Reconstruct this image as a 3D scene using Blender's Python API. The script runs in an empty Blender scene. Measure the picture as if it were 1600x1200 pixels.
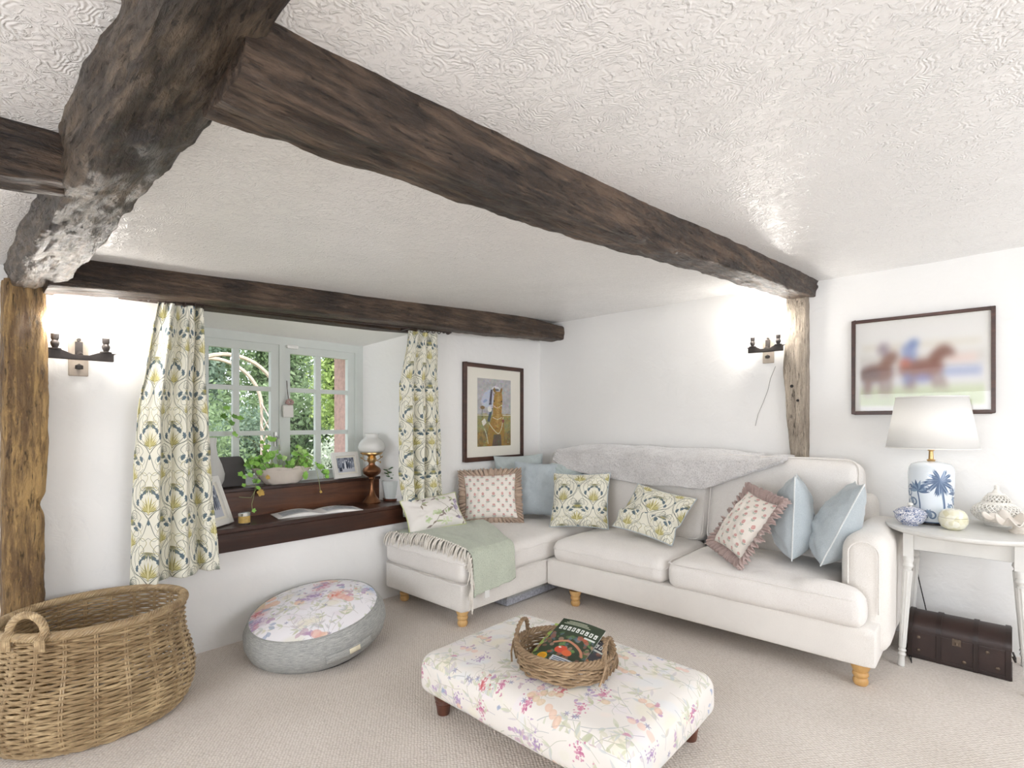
import bpy, bmesh, math, random
import numpy as np
from mathutils import Vector, Matrix, noise
random.seed(7); RS = np.random.RandomState(7)
PI = math.pi
sc = bpy.context.scene
COL = sc.collection

# ------------------------------------------------------------------ camera, world, sun, area lights, exposure
CX, CY, CZ = -4.0235, -3.2799, 1.3
cam_d = bpy.data.cameras.new('camera'); cam = bpy.data.objects.new('camera', cam_d); COL.objects.link(cam)
cam_d.sensor_fit = 'HORIZONTAL'; cam_d.sensor_width = 36.0
cam_d.lens = 816.0 / 1600 * 36.0
cam_d.shift_y = 60.0 / 1600
cam_d.clip_start = 0.02; cam_d.clip_end = 200
cam.location = (CX, CY, CZ)
cam.rotation_euler = (PI / 2, 0, math.radians(42.2 - 90))
sc.camera = cam
sc.view_settings.view_transform = 'Standard'; sc.view_settings.look = 'None'
sc.view_settings.gamma = 1.0; sc.view_settings.use_curve_mapping = False
sc.view_settings.exposure = 0.21
sc.cycles.max_bounces = 10; sc.cycles.diffuse_bounces = 6; sc.cycles.glossy_bounces = 4
sc.cycles.transparent_max_bounces = 12
sc.cycles.sample_clamp_indirect = 6.0
sc.cycles.use_denoising = True
w = bpy.data.worlds.new('sky'); sc.world = w; w.use_nodes = True
nt = w.node_tree; nt.nodes.clear()
so = nt.nodes.new('ShaderNodeOutputWorld'); bg = nt.nodes.new('ShaderNodeBackground')
sky = nt.nodes.new('ShaderNodeTexSky'); sky.sky_type = 'HOSEK_WILKIE'; sky.turbidity = 6.0
sky.sun_direction = Vector((0.3, 0.5, 0.75)).normalized()
mixc = nt.nodes.new('ShaderNodeMix'); mixc.data_type = 'RGBA'; mixc.inputs[0].default_value = 0.6
mixc.inputs[7].default_value = (0.95, 1.0, 1.08, 1)
nt.links.new(sky.outputs[0], mixc.inputs[6]); nt.links.new(mixc.outputs[2], bg.inputs[0])
bg.inputs[1].default_value = 3.0
nt.links.new(bg.outputs[0], so.inputs[0])

def lamp(name, kind, loc, energy, color=(1, 1, 1), rot=(0, 0, 0), size=0.1, size_y=None, spread=None):
    d = bpy.data.lights.new(name, kind); d.energy = energy; d.color = color
    if kind == 'AREA':
        d.shape = 'RECTANGLE'; d.size = size; d.size_y = size_y or size
        if spread: d.spread = spread
    elif kind in ('POINT', 'SPOT'): d.shadow_soft_size = size
    elif kind == 'SUN': d.angle = size
    o = bpy.data.objects.new(name, d); COL.objects.link(o); o.location = loc; o.rotation_euler = rot
    return o
lamp('sun', 'SUN', (0, -6, 8), 3.4, (1, 0.96, 0.88), (math.radians(48), math.radians(-12), 0), 0.03)
# fill lights added out of view behind the camera to brighten the room
lamp('rear_fill_light', 'AREA', (-2.0, -5.70, 1.42), 28, (0.91, 0.95, 1.0), (math.radians(90), 0, 0), 2.1, 1.2)
lamp('side_fill_light', 'AREA', (-6.90, -2.7, 1.30), 63, (0.91, 0.95, 1.0), (math.radians(101), 0, math.radians(-90)), 2.1, 1.0)
lamp('bounce_fill', 'AREA', (-5.3, -4.7, 1.45), 34, (0.96, 0.97, 1.0), (math.radians(180), 0, 0), 0.5, 0.5)  # this and the next: upward fills added to bounce light off the ceiling
lamp('bounce_fill_rear', 'AREA', (-3.2, -5.3, 1.35), 9, (0.96, 0.97, 1.0), (math.radians(180), 0, 0), 0.5, 0.5)

# ------------------------------------------------------------------ helpers
def set_props(o, label=None, cat=None, group=None, kind=None):
    if label: o['label'] = label
    if cat: o['category'] = cat
    if group: o['group'] = group
    if kind: o['kind'] = kind
    return o

def thing(name, label, cat, loc=(0, 0, 0), rot=(0, 0, 0), group=None, kind=None):
    o = bpy.data.objects.new(name, None); COL.objects.link(o)
    o.empty_display_size = 0.1
    o.location = loc; o.rotation_euler = rot
    return set_props(o, label, cat, group, kind)

class MB:
    """collects geometry; in world coordinates when origin given it is subtracted"""
    def __init__(s): s.v = []; s.f = []; s.uv = []; s.m = []
    def add(s, verts, faces, uvs=None, mi=0):
        b = len(s.v); s.v += [tuple(p) for p in verts]
        for k, f in enumerate(faces):
            s.f.append(tuple(b + i for i in f)); s.m.append(mi)
            s.uv.append([tuple(uvs[i]) for i in f] if uvs is not None else [(0, 0)] * len(f))
        return s
    def box(s, x0, x1, y0, y1, z0, z1, mi=0, M=None):
        vs = [Vector((x, y, z)) for x in (x0, x1) for y in (y0, y1) for z in (z0, z1)]
        if M: vs = [M @ v for v in vs]
        return s.add(vs, [(0, 1, 3, 2), (4, 6, 7, 5), (0, 4, 5, 1), (2, 3, 7, 6), (0, 2, 6, 4), (1, 5, 7, 3)],
                     [((v - vs[0]).dot(Vector((1, 0.3, 0))), v.z) for v in vs], mi)
    def tube(s, pts, r, n=8, closed=False, caps=True, mi=0, M=None, up=None):
        pts = [Vector(p) for p in pts]
        if M: pts = [M @ p for p in pts]
        N = len(pts); rs = r if isinstance(r, (list, tuple)) else [r] * N
        ring = []; prev = None; uvs = []; L = 0
        for i, p in enumerate(pts):
            a = pts[(i - 1) % N] if (closed or i > 0) else p
            b = pts[(i + 1) % N] if (closed or i < N - 1) else p
            t = (b - a)
            t = t.normalized() if t.length > 1e-9 else Vector((0, 0, 1))
            if prev is None:
                u = Vector(up) if up else (Vector((0, 0, 1)) if abs(t.z) < .9 else Vector((1, 0, 0)))
                u = (u - t * u.dot(t)).normalized()
            else:
                u = prev - t * prev.dot(t)
                u = u.normalized() if u.length > 1e-6 else Vector((1, 0, 0))
            prev = u; v = t.cross(u)
            if i: L += (p - pts[i - 1]).length
            for k in range(n):
                c = 2 * PI * k / n
                ring.append(p + (u * math.cos(c) + v * math.sin(c)) * rs[i]); uvs.append((k / n, L))
        F = []
        for i in range(N if closed else N - 1):
            j = (i + 1) % N
            for k in range(n):
                F.append((i * n + k, i * n + (k + 1) % n, j * n + (k + 1) % n, j * n + k))
        if caps and not closed:
            F.append(tuple(range(n - 1, -1, -1))); F.append(tuple((N - 1) * n + k for k in range(n)))
        return s.add(ring, F, uvs, mi)
    def lathe(s, prof, n=32, c=(0, 0, 0), mi=0, M=None, closed=False):
        vs = []; uv = []; N = len(prof)
        for i, (r, z) in enumerate(prof):
            for k in range(n + 1):
                a = 2 * PI * k / n
                vs.append(Vector((c[0] + r * math.cos(a), c[1] + r * math.sin(a), c[2] + z))); uv.append((k / n, i / (N - 1)))
        if M: vs = [M @ v for v in vs]
        F = []
        for i in range(N - 1):
            for k in range(n):
                a = i * (n + 1) + k
                F.append((a, a + 1, a + n + 2, a + n + 1))
        s.add(vs, F, uv, mi); return s
    def grid(s, fn, nu, nv, mi=0, flip=False, uvf=None):
        vs = []; uv = []
        for j in range(nv + 1):
            for i in range(nu + 1):
                u, v = i / nu, j / nv
                vs.append(fn(u, v)); uv.append(uvf(u, v) if uvf else (u, v))
        F = []
        for j in range(nv):
            for i in range(nu):
                a = j * (nu + 1) + i
                f = (a, a + 1, a + nu + 2, a + nu + 1)
                F.append(f[::-1] if flip else f)
        return s.add(vs, F, uv, mi)
    def prism(s, poly, z0, z1, mi=0, M=None):
        n = len(poly)
        vs = [Vector((p[0], p[1], z0)) for p in poly] + [Vector((p[0], p[1], z1)) for p in poly]
        if M: vs = [M @ v for v in vs]
        F = [tuple(range(n - 1, -1, -1)), tuple(range(n, 2 * n))]
        for i in range(n): F.append((i, (i + 1) % n, n + (i + 1) % n, n + i))
        uv = [(p[0], p[1]) for p in poly] * 2
        return s.add(vs, F, uv, mi)
    def softbox(s, x0, x1, y0, y1, z0, z1, r=0.04, dome=0.0, amp=0.0, seed=0, n=18, mi=0, M=None, side=0.0, fq=5.0):
        c = Vector(((x0 + x1) / 2, (y0 + y1) / 2, (z0 + z1) / 2)); h = Vector(((x1 - x0) / 2, (y1 - y0) / 2, (z1 - z0) / 2))
        r = min(r, h.x * .98, h.y * .98, h.z * .98)
        def warp(a):  # denser near the rims
            return a
        for ax in range(3):
            for sg in (-1, 1):
                def fn(u, v):
                    a = math.sin((u * 2 - 1) * PI / 2); b = math.sin((v * 2 - 1) * PI / 2)
                    p = [0, 0, 0]; p[ax] = sg; p[(ax + 1) % 3] = a; p[(ax + 2) % 3] = b
                    q = Vector((p[0] * h.x, p[1] * h.y, p[2] * h.z))
                    inn = Vector((max(-h.x + r, min(h.x - r, q.x)), max(-h.y + r, min(h.y - r, q.y)), max(-h.z + r, min(h.z - r, q.z))))
                    d = q - inn
                    if d.length > 1e-9: q = inn + d.normalized() * r
                    fx, fy, fz = q.x / h.x, q.y / h.y, q.z / h.z
                    e = (1 - min(1, abs(fx)) ** 2.5) * (1 - min(1, abs(fy)) ** 2.5)
                    if fz > 0: q.z += dome * e * max(0, fz)
                    if side:
                        q.x += side * fx * (1 - fz * fz) * (1 - fy * fy); q.y += side * fy * (1 - fz * fz) * (1 - fx * fx)
                    q = q + c
                    if amp:
                        nv = noise.noise_vector(q * fq + Vector((seed * 7.3, seed, 0)))
                        q = q + nv * amp
                    return M @ q if M else q
                s.grid(fn, n, n, mi, flip=(sg < 0))
        return s
    def ellipsoid(s, c, r, n=16, mi=0, M=None):
        prof = [(max(1e-4, math.sin(PI * i / n)), -math.cos(PI * i / n)) for i in range(n + 1)]
        vs = []; b = MB(); b.lathe(prof, 24)
        vs = [Vector((v[0] * r[0] + c[0], v[1] * r[1] + c[1], v[2] * r[2] + c[2])) for v in b.v]
        if M: vs = [M @ v for v in vs]
        return s.add(vs, b.f, None, mi)
    def build(s, name, mats, parent=None, world=True, smooth=True, angle=40, merge=True, bevel=0.0, kind=None, label=None):
        me = bpy.data.meshes.new(name)
        vs = s.v
        root = parent
        while root is not None and root.parent is not None: root = root.parent
        if root is not None and world:
            l = root.location; vs = [(v[0] - l[0], v[1] - l[1], v[2] - l[2]) for v in vs]
        me.from_pydata([tuple(v) for v in vs], [], s.f)
        ul = me.uv_layers.new(name='UVMap')
        flat = [c for f in s.uv for uv in f for c in uv]
        ul.data.foreach_set('uv', flat)
        for m in (mats if isinstance(mats, (list, tuple)) else [mats]): me.materials.append(m)
        me.polygons.foreach_set('material_index', s.m)
        me.update()
        if merge:
            bm = bmesh.new(); bm.from_mesh(me); bmesh.ops.remove_doubles(bm, verts=bm.verts, dist=1e-5)
            bmesh.ops.dissolve_degenerate(bm, dist=1e-6, edges=bm.edges)
            bmesh.ops.recalc_face_normals(bm, faces=bm.faces)
            bm.to_mesh(me); bm.free()
        if smooth:
            me.shade_smooth()
            if angle < 180: me.set_sharp_from_angle(angle=math.radians(angle))
        o = bpy.data.objects.new(name, me); COL.objects.link(o)
        if parent is not None: o.parent = parent
        if bevel:
            b = o.modifiers.new('bevel', 'BEVEL'); b.width = bevel; b.segments = 2; b.limit_method = 'ANGLE'; b.angle_limit = math.radians(35)
        if kind: o['kind'] = kind
        if label: o['label'] = label
        return o

def fbm(p, o=4, f=1.0):
    s = 0; a = 1
    for _ in range(o): s += a * noise.noise(Vector(p) * f); a *= .5; f *= 2.1
    return s
def lerp(a, b, t): return a + (b - a) * t
def interp(xs, ys, x): return float(np.interp(x, xs, ys))
def sm(t): t = max(0, min(1, t)); return t * t * (3 - 2 * t)

# ------------------------------------------------------------------ materials
def newmat(name):
    m = bpy.data.materials.new(name); m.use_nodes = True
    n = m.node_tree.nodes; b = n['Principled BSDF']
    return m, m.node_tree, n, b
def N(nt, t, **k):
    nd = nt.nodes.new(t)
    for a, v in k.items():
        if a in nd.inputs: nd.inputs[a].default_value = v
        else: setattr(nd, a, v)
    return nd
def coords(nt, scale=(1, 1, 1), kind='Object', rot=(0, 0, 0)):
    tc = nt.nodes.new('ShaderNodeTexCoord'); mp = nt.nodes.new('ShaderNodeMapping')
    mp.inputs['Scale'].default_value = scale; mp.inputs['Rotation'].default_value = rot
    nt.links.new(tc.outputs[kind], mp.inputs[0]); return mp.outputs[0]
def ramp(nt, src, stops):
    r = nt.nodes.new('ShaderNodeValToRGB'); nt.links.new(src, r.inputs[0]); e = r.color_ramp.elements
    while len(e) < len(stops): e.new(0.5)
    for k, (p, c) in enumerate(stops): e[k].position = p; e[k].color = (*c, 1) if len(c) == 3 else c
    return r.outputs[0]
def bump(nt, b, h, strength, dist=0.01, prev=None):
    bp = nt.nodes.new('ShaderNodeBump'); bp.inputs['Strength'].default_value = strength; bp.inputs['Distance'].default_value = dist
    nt.links.new(h, bp.inputs['Height'])
    if prev: nt.links.new(prev, bp.inputs['Normal'])
    nt.links.new(bp.outputs[0], b.inputs['Normal']); return bp.outputs[0]
def hexc(h):
    h = h.lstrip('#'); c = [int(h[i:i + 2], 16) / 255 for i in (0, 2, 4)]
    return tuple((x / 12.92 if x <= .04045 else ((x + .055) / 1.055) ** 2.4) for x in c)

def plain(name, col, rough=0.6, metal=0.0, nscale=30, nvar=0.06, bstr=0.15, bscale=200, spec=0.5, sheen=0.0):
    m, nt, n, b = newmat(name); c = hexc(col) if isinstance(col, str) else col
    nz = N(nt, 'ShaderNodeTexNoise', Scale=nscale, Detail=4.0); nt.links.new(coords(nt), nz.inputs['Vector'])
    o = ramp(nt, nz.outputs[0], [(0.3, tuple(x * (1 - nvar) for x in c)), (0.7, tuple(min(1, x * (1 + nvar)) for x in c))])
    nt.links.new(o, b.inputs['Base Color'])
    b.inputs['Roughness'].default_value = rough; b.inputs['Metallic'].default_value = metal
    b.inputs['Specular IOR Level'].default_value = spec
    if sheen: b.inputs['Sheen Weight'].default_value = sheen
    if bstr:
        n2 = N(nt, 'ShaderNodeTexNoise', Scale=bscale, Detail=3.0); nt.links.new(coords(nt), n2.inputs['Vector'])
        bump(nt, b, n2.outputs[0], bstr, 0.002)
    return m

def fabric(name, col, weave=900, bstr=0.35, nvar=0.05, rough=0.9, sheen=0.25, col2=None, wr=0.0):
    m, nt, n, b = newmat(name); c = hexc(col); c2 = hexc(col2) if col2 else tuple(x * .82 for x in c)
    nz = N(nt, 'ShaderNodeTexNoise', Scale=7.0, Detail=3.0); nt.links.new(coords(nt), nz.inputs['Vector'])
    o = ramp(nt, nz.outputs[0], [(0.3, tuple(x * (1 - nvar) for x in c)), (0.7, tuple(min(1, x * (1 + nvar)) for x in c))])
    w1 = N(nt, 'ShaderNodeTexNoise', Scale=weave * .5, Detail=2.0); nt.links.new(coords(nt), w1.inputs['Vector'])
    mx = N(nt, 'ShaderNodeMix', data_type='RGBA'); nt.links.new(o, mx.inputs[6]); mx.inputs[7].default_value = (*c2, 1)
    mr = ramp(nt, w1.outputs[0], [(0.45, (0, 0, 0)), (0.7, (1, 1, 1))]); nt.links.new(mr, mx.inputs[0])
    nt.links.new(mx.outputs[2], b.inputs['Base Color'])
    b.inputs['Roughness'].default_value = rough; b.inputs['Sheen Weight'].default_value = sheen; b.inputs['Specular IOR Level'].default_value = 0.2
    p = bump(nt, b, w1.outputs[0], bstr, 0.001)
    if wr:
        n3 = N(nt, 'ShaderNodeTexNoise', Scale=9.0, Detail=3.0, Distortion=0.6); nt.links.new(coords(nt, (1, 1, .6)), n3.inputs['Vector'])
        bump(nt, b, n3.outputs[0], wr, 0.02, p)
    return m

# painted pictures and printed cloths are drawn here in numpy, then used through the UVs
class Cv:
    def __init__(s, w, h, bg, wrap=False):
        s.w, s.h, s.wrap = w, h, wrap
        s.a = np.zeros((h, w, 3), np.float32); s.a[:] = [int(bg[i:i + 2], 16) / 255 for i in (1, 3, 5)]
    def _c(s, c): return np.array([int(c[i:i + 2], 16) / 255 for i in (1, 3, 5)], np.float32)
    def _put(s, x0, x1, y0, y1, fn, col, alpha):
        offs = [(0, 0)]
        if s.wrap: offs = [(i * s.w, j * s.h) for i in (-1, 0, 1) for j in (-1, 0, 1)]
        for ox, oy in offs:
            a0 = max(0, int(x0 + ox) - 2); a1 = min(s.w, int(x1 + ox) + 3); b0 = max(0, int(y0 + oy) - 2); b1 = min(s.h, int(y1 + oy) + 3)
            if a0 >= a1 or b0 >= b1: continue
            X, Y = np.meshgrid(np.arange(a0, a1) - ox + .5, np.arange(b0, b1) - oy + .5)
            m = (np.clip(fn(X, Y), 0, 1) * alpha)[..., None]
            s.a[b0:b1, a0:a1] = s.a[b0:b1, a0:a1] * (1 - m) + s._c(col) * m
    def ell(s, x, y, rx, ry=None, ang=0, col='#000000', a=1, soft=0):
        ry = ry or rx; R = max(rx, ry) * (1 + soft * 1.5); ca, sa = math.cos(ang), math.sin(ang)
        def fn(X, Y):
            u = ((X - x) * ca + (Y - y) * sa) / rx; v = (-(X - x) * sa + (Y - y) * ca) / ry
            d = np.sqrt(u * u + v * v)
            if soft: return np.exp(-np.maximum(0, d - (1 - soft)) ** 2 / (2 * (soft * .6) ** 2))
            return (1 - d) * min(rx, ry) + .5
        s._put(x - R, x + R, y - R, y + R, fn, col, a)
    def leaf(s, x, y, L, W, ang, col, a=1, k=.75):
        ca, sa = math.cos(ang), math.sin(ang)
        def fn(X, Y):
            t = ((X - x) * ca + (Y - y) * sa) / L; v = np.abs(-(X - x) * sa + (Y - y) * ca)
            tt = np.clip(t, 0, 1); hw = W * .5 * np.sin(PI * tt ** k)
            return (hw - v) * ((t > 0) & (t < 1)) + .5 * ((t > 0) & (t < 1))
        s._put(x - L - W, x + L + W, y - L - W, y + L + W, fn, col, a)
    def line(s, pts, wd, col, a=1):
        P = np.array(pts, np.float32)
        def fn(X, Y):
            d = np.full(X.shape, 1e9, np.float32)
            for (ax, ay), (bx, by) in zip(P[:-1], P[1:]):
                dx, dy = bx - ax, by - ay; L = dx * dx + dy * dy + 1e-9
                t = np.clip(((X - ax) * dx + (Y - ay) * dy) / L, 0, 1)
                d = np.minimum(d, np.hypot(X - ax - t * dx, Y - ay - t * dy))
            return wd / 2 - d + .5
        s._put(P[:, 0].min() - wd, P[:, 0].max() + wd, P[:, 1].min() - wd, P[:, 1].max() + wd, fn, col, a)
    def curve(s, ctrl, wd, col, a=1, n=16):
        C = [Vector((p[0], p[1], 0)) for p in ctrl]; C = [C[0]] + C + [C[-1]]; out = []
        for i in range(1, len(C) - 2):
            for k in range(n):
                t = k / n; p0, p1, p2, p3 = C[i - 1:i + 3]
                q = .5 * ((2 * p1) + (-p0 + p2) * t + (2 * p0 - 5 * p1 + 4 * p2 - p3) * t * t + (-p0 + 3 * p1 - 3 * p2 + p3) * t ** 3)
                out.append((q.x, q.y))
        out.append((C[-1].x, C[-1].y)); s.line(out, wd, col, a)
    def poly(s, pts, col, a=1):
        P = np.array(pts, np.float32)
        def fn(X, Y):
            ins = np.zeros(X.shape, bool)
            for i in range(len(P)):
                x1, y1 = P[i]; x2, y2 = P[(i + 1) % len(P)]
                c = ((y1 > Y) != (y2 > Y)) & (X < (x2 - x1) * (Y - y1) / (y2 - y1 + 1e-9) + x1)
                ins ^= c
            return ins.astype(np.float32)
        s._put(P[:, 0].min(), P[:, 0].max(), P[:, 1].min(), P[:, 1].max(), fn, col, a)
    def rect(s, x0, y0, x1, y1, col, a=1): s.poly([(x0, y0), (x1, y0), (x1, y1), (x0, y1)], col, a)
    def blur(s, k):
        for _ in range(3):
            for ax in (0, 1):
                s.a = sum(np.roll(s.a, d, ax) for d in range(-k, k + 1)) / (2 * k + 1)
    def image(s, name):
        im = bpy.data.images.new(name, s.w, s.h)
        px = np.ones((s.h, s.w, 4), np.float32); px[..., :3] = np.clip(s.a, 0, 1)
        im.pixels.foreach_set(px.ravel()); im.update(); im.pack(); return im

def printed(name, im, scale=(1, 1), rough=0.85, bstr=0.3, weave=700, sheen=0.2, spec=0.2, coat=0, wr=0.0, off=(0, 0)):
    m, nt, n, b = newmat(name)
    t = N(nt, 'ShaderNodeTexImage'); t.image = im; t.interpolation = 'Linear'
    mp = coords(nt, (scale[0], scale[1], 1), 'UV'); mp.node.inputs['Location'].default_value = (off[0], off[1], 0)
    nt.links.new(mp, t.inputs[0])
    nt.links.new(t.outputs[0], b.inputs['Base Color'])
    b.inputs['Roughness'].default_value = rough; b.inputs['Sheen Weight'].default_value = sheen; b.inputs['Specular IOR Level'].default_value = spec
    b.inputs['Coat Weight'].default_value = coat; b.inputs['Coat Roughness'].default_value = .08
    p = None
    if bstr:
        n2 = N(nt, 'ShaderNodeTexNoise', Scale=float(weave), Detail=2.0); nt.links.new(coords(nt), n2.inputs['Vector'])
        p = bump(nt, b, n2.outputs[0], bstr, 0.001)
    if wr:
        n3 = N(nt, 'ShaderNodeTexNoise', Scale=10.0, Detail=3.0, Distortion=0.6); nt.links.new(coords(nt), n3.inputs['Vector'])
        bump(nt, b, n3.outputs[0], wr, 0.02, p)
    return m

# ---- prints
def art_nouveau():
    W, H = 480, 660; c = Cv(W, H, '#e6e3d4', True)
    G1, G2, T, L = '#cfc68c', '#a29a62', '#5f6f77', '#74796f'
    def half(X, s_):
        A = lambda a: a if s_ > 0 else PI - a
        cv = lambda pts, wd, col: c.curve([(X(x), y) for x, y in pts], wd, col)
        for k in range(9):
            a = PI / 2 - (k - 1) * .13
            c.leaf(X(3), 40 + k * 4, 190 - k * 12, 13, A(PI / 2 - (k - 1) * .19), G1 if k % 2 else G2)
            c.leaf(X(237), 370 + k * 4, 180 - k * 12, 13, A(PI / 2 + (k - 1) * .19), G1 if k % 2 else G2)
        cv([(0, 0), (60, 70), (190, 150), (225, 290), (150, 420), (60, 500), (20, 600), (0, 660)], 7, L)
        cv([(12, 10), (72, 76), (204, 146), (238, 290), (162, 428), (74, 508)], 3.5, L)
        cv([(0, 40), (90, 110), (170, 220), (165, 330), (90, 400), (40, 350), (75, 290), (120, 330), (100, 390)], 5, L)
        cv([(10, 130), (80, 190), (120, 260), (60, 340), (15, 420), (60, 470), (110, 440), (95, 400)], 4.5, G2)
        cv([(240, 30), (200, 90), (130, 70), (90, 20), (130, -30)], 5, L)
        cv([(240, 330), (205, 400), (215, 470), (180, 540), (110, 560), (80, 520)], 4.5, G2)
        cv([(225, 180), (180, 110), (150, 30), (200, -20)], 4, L)
        cv([(240, 560), (190, 500), (130, 500), (120, 560), (170, 600), (240, 610)], 4, L)
        cv([(0, 470), (50, 440), (120, 480), (160, 440), (140, 380), (190, 330)], 3.5, L)
        cv([(140, 0), (170, 60), (220, 60), (235, 10), (200, -30)], 3.5, L)
        cv([(30, 300), (60, 250), (110, 270), (100, 320), (50, 340)], 3.5, L)
        cv([(190, 640), (150, 600), (90, 620), (60, 580), (90, 540)], 3.5, L)
        for (fx, fy, an) in ((78, 225, .5), (128, 172, .1), (34, 262, 1.1), (165, 555, 2.0), (118, 600, 2.5), (206, 606, 1.5)):
            for q in range(5):
                a = an + (q - 2) * .62; c.leaf(X(fx), fy, 40, 21, A(a), T, k=1.4)
            c.ell(X(fx), fy, 9, 9, 0, T)
        for k in range(6):
            c.leaf(X(0), 330, 100, 7, A(-PI / 2 + .15 + k * .25), G2 if k % 2 else L)
            c.leaf(X(240), 0, 90, 7, A(PI / 2 + .15 + k * .25), L)
            c.leaf(X(240), 660, 80, 7, A(-PI / 2 - .15 - k * .25), G2)
    for s_ in (1, -1): half(lambda x: W / 2 + s_ * x, s_)
    for (x, y) in ((W / 2, 40), (0, 370)):
        c.leaf(x, y, 200, 18, PI / 2, G1); c.leaf(x, y + 10, 130, 6, PI / 2, '#dcd6b4')
        c.leaf(x, y - 105, 58, 26, PI / 2, T)
    return c.image('leafy_scroll_print')

def wildflower(seed, big=False, bg='#e9e4de'):
    R = random.Random(seed); W = H = 1200; c = Cv(W, H, bg, True); s = 2.0 if big else 1.15
    for _ in range(60):
        c.ell(R.random() * W, R.random() * H, R.uniform(30, 100), R.uniform(20, 60), R.random() * 3, R.choice(['#e6e3d4', '#f0e4dc', '#e0e3e6', '#ece5d0', '#e8e0e6']), .55, .5)
    for _ in range(85):
        x, y = R.random() * W, R.random() * H; a = R.uniform(.2, 2.6); P = [(x, y)]
        for k in range(4): a += R.uniform(-.35, .35); x += 60 * math.cos(a); y += 60 * math.sin(a); P.append((x, y))
        c.curve(P, 2.6, R.choice(['#adb09c', '#b8b1a2', '#a2a7a8', '#aba7b3']), .75, 6)
        for q in range(7):
            i = R.randrange(1, 4); c.leaf(P[i][0], P[i][1], R.uniform(34, 78), R.uniform(10, 24), a + R.choice((-1, 1)) * R.uniform(.4, 1.1), R.choice(['#c9cdb6', '#d2cfba', '#c5caca', '#cfc7cb', '#bcbfa2']), .6)
    for _ in range(12):                     # outlined leaves
        x, y = R.random() * W, R.random() * H; a = R.random() * 6
        for q in range(6): c.curve([(x, y), (x + 40 * math.cos(a + q), y + 40 * math.sin(a + q)), (x + 70 * math.cos(a + q + .3), y + 70 * math.sin(a + q + .3))], 2.2, '#b9bbae', .8, 6)
    for _ in range(16 if not big else 12):   # clusters of small dabs
        x, y = R.random() * W, R.random() * H; cc = R.choice([['#c47b98', '#d495ac', '#b8698c'], ['#cf7d84', '#dca0a4', '#c4656a'], ['#a78cb5', '#bda6c6', '#9a7fa8']] + ([['#9fb4da', '#b5c8e6', '#8ea4d0'], ['#e3927f', '#eab0a0', '#d87668']] * 2 if big else []))
        if big: c.ell(x, y, 110, 80, R.random() * 3, cc[1], .4, .5)
        for q in range(60):
            r = R.gauss(0, 26) * s; t = R.random() * 7
            c.ell(x + r * math.cos(t) * 1.2, y + r * math.sin(t) * .8, R.uniform(3.5, 7) * s, R.uniform(3, 5) * s, R.random() * 3, R.choice(cc), .65)
    for _ in range(36):                     # paired petals
        x, y = R.random() * W, R.random() * H; cc = R.choice(['#b896b8', '#ae92bc', '#cb94a8', '#a3adc6', '#c6acb9']); a = R.random() * 6
        for q in range(R.choice((2, 3, 3))): c.leaf(x + q * 9, y + q * 14, R.uniform(24, 38) * s, 17 * s, a + q * .7, cc, .7, 1.2)
    for _ in range(15):                     # soft discs
        x, y = R.random() * W, R.random() * H; cc = R.choice(['#e4bda5', '#e6b0a4', '#d9c19c', '#e9c7bb']); dx = R.uniform(-20, 20); dy = R.choice((-1, 1)) * R.uniform(34, 50)
        for q in range(R.choice((1, 2, 3))): c.ell(x + q * dx, y + q * dy, 21 * s, 18 * s, R.random() * 3, cc, .65); c.ell(x + q * dx, y + q * dy, 12 * s, 10 * s, 0, '#efd3c4', .4)
    for _ in range(26):                     # small blue-grey stars
        x, y = R.random() * W, R.random() * H
        for q in range(6): c.leaf(x, y, 20, 6, q * 1.05, R.choice(['#9599b8', '#9188a0']), .7)
    return c.image('wildflower_print_%d' % seed)

def posy():
    W, H = 256, 300; c = Cv(W, H, '#eee7de', True)
    for (x, y) in ((64, 84), (192, 234)):
        c.line([(x, y - 4), (x + 2, y - 62)], 6, '#a0a79a')
        for s_ in (-1, 1):
            c.leaf(x, y - 50, 56, 20, PI / 2 + s_ * 1.1, '#a9b0a2'); c.leaf(x, y - 64, 42, 17, PI / 2 + s_ * 1.45, '#b2b7aa')
            c.ell(x + s_ * 38, y - 36, 8, 8, 0, '#8b92a2')
        for q in range(9): c.ell(x + 25 * math.cos(q * .7), y + 8 + 25 * math.sin(q * .7), 14, 12, 0, '#d6b0a6' if q % 2 else '#cd9d97')
        c.ell(x, y + 8, 18, 16, 0, '#c79292'); c.ell(x, y + 8, 7, 7, 0, '#e2cabf')
    return c.image('posy_print')

def branch_print():
    R = random.Random(3); W, H = 900, 640; c = Cv(W, H, '#eae5df')
    for (pts) in ([(860, 40), (760, 240), (640, 330), (520, 480), (470, 620)], [(640, 330), (500, 260), (420, 110), (330, 20)], [(760, 240), (820, 400), (700, 560)], [(300, 640), (330, 520), (260, 420)]):
        c.curve(pts, 6, '#8d8474')
        for k in range(9):
            i = R.randrange(len(pts) - 1); t = R.random(); x = lerp(pts[i][0], pts[i + 1][0], t); y = lerp(pts[i][1], pts[i + 1][1], t)
            c.leaf(x, y, R.uniform(60, 100), R.uniform(26, 40), R.random() * 6.3, R.choice(['#a9b78a', '#8f8474', '#9a8f80', '#b9c49a', '#8a7d78']), .9)
    for (x, y, cc) in ((450, 250, '#b8cc98'), (330, 170, '#b4c892'), (560, 90, '#c9d4a8'), (820, 330, '#9a8cae'), (860, 430, '#a394b5'), (790, 120, '#9b8dae'), (600, 540, '#bccd9c')):
        for q in range(14): c.ell(x + R.gauss(0, 30), y + R.gauss(0, 24), R.uniform(14, 26), R.uniform(10, 20), R.random() * 3, cc, .55)
    return c.image('branch_print')

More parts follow.
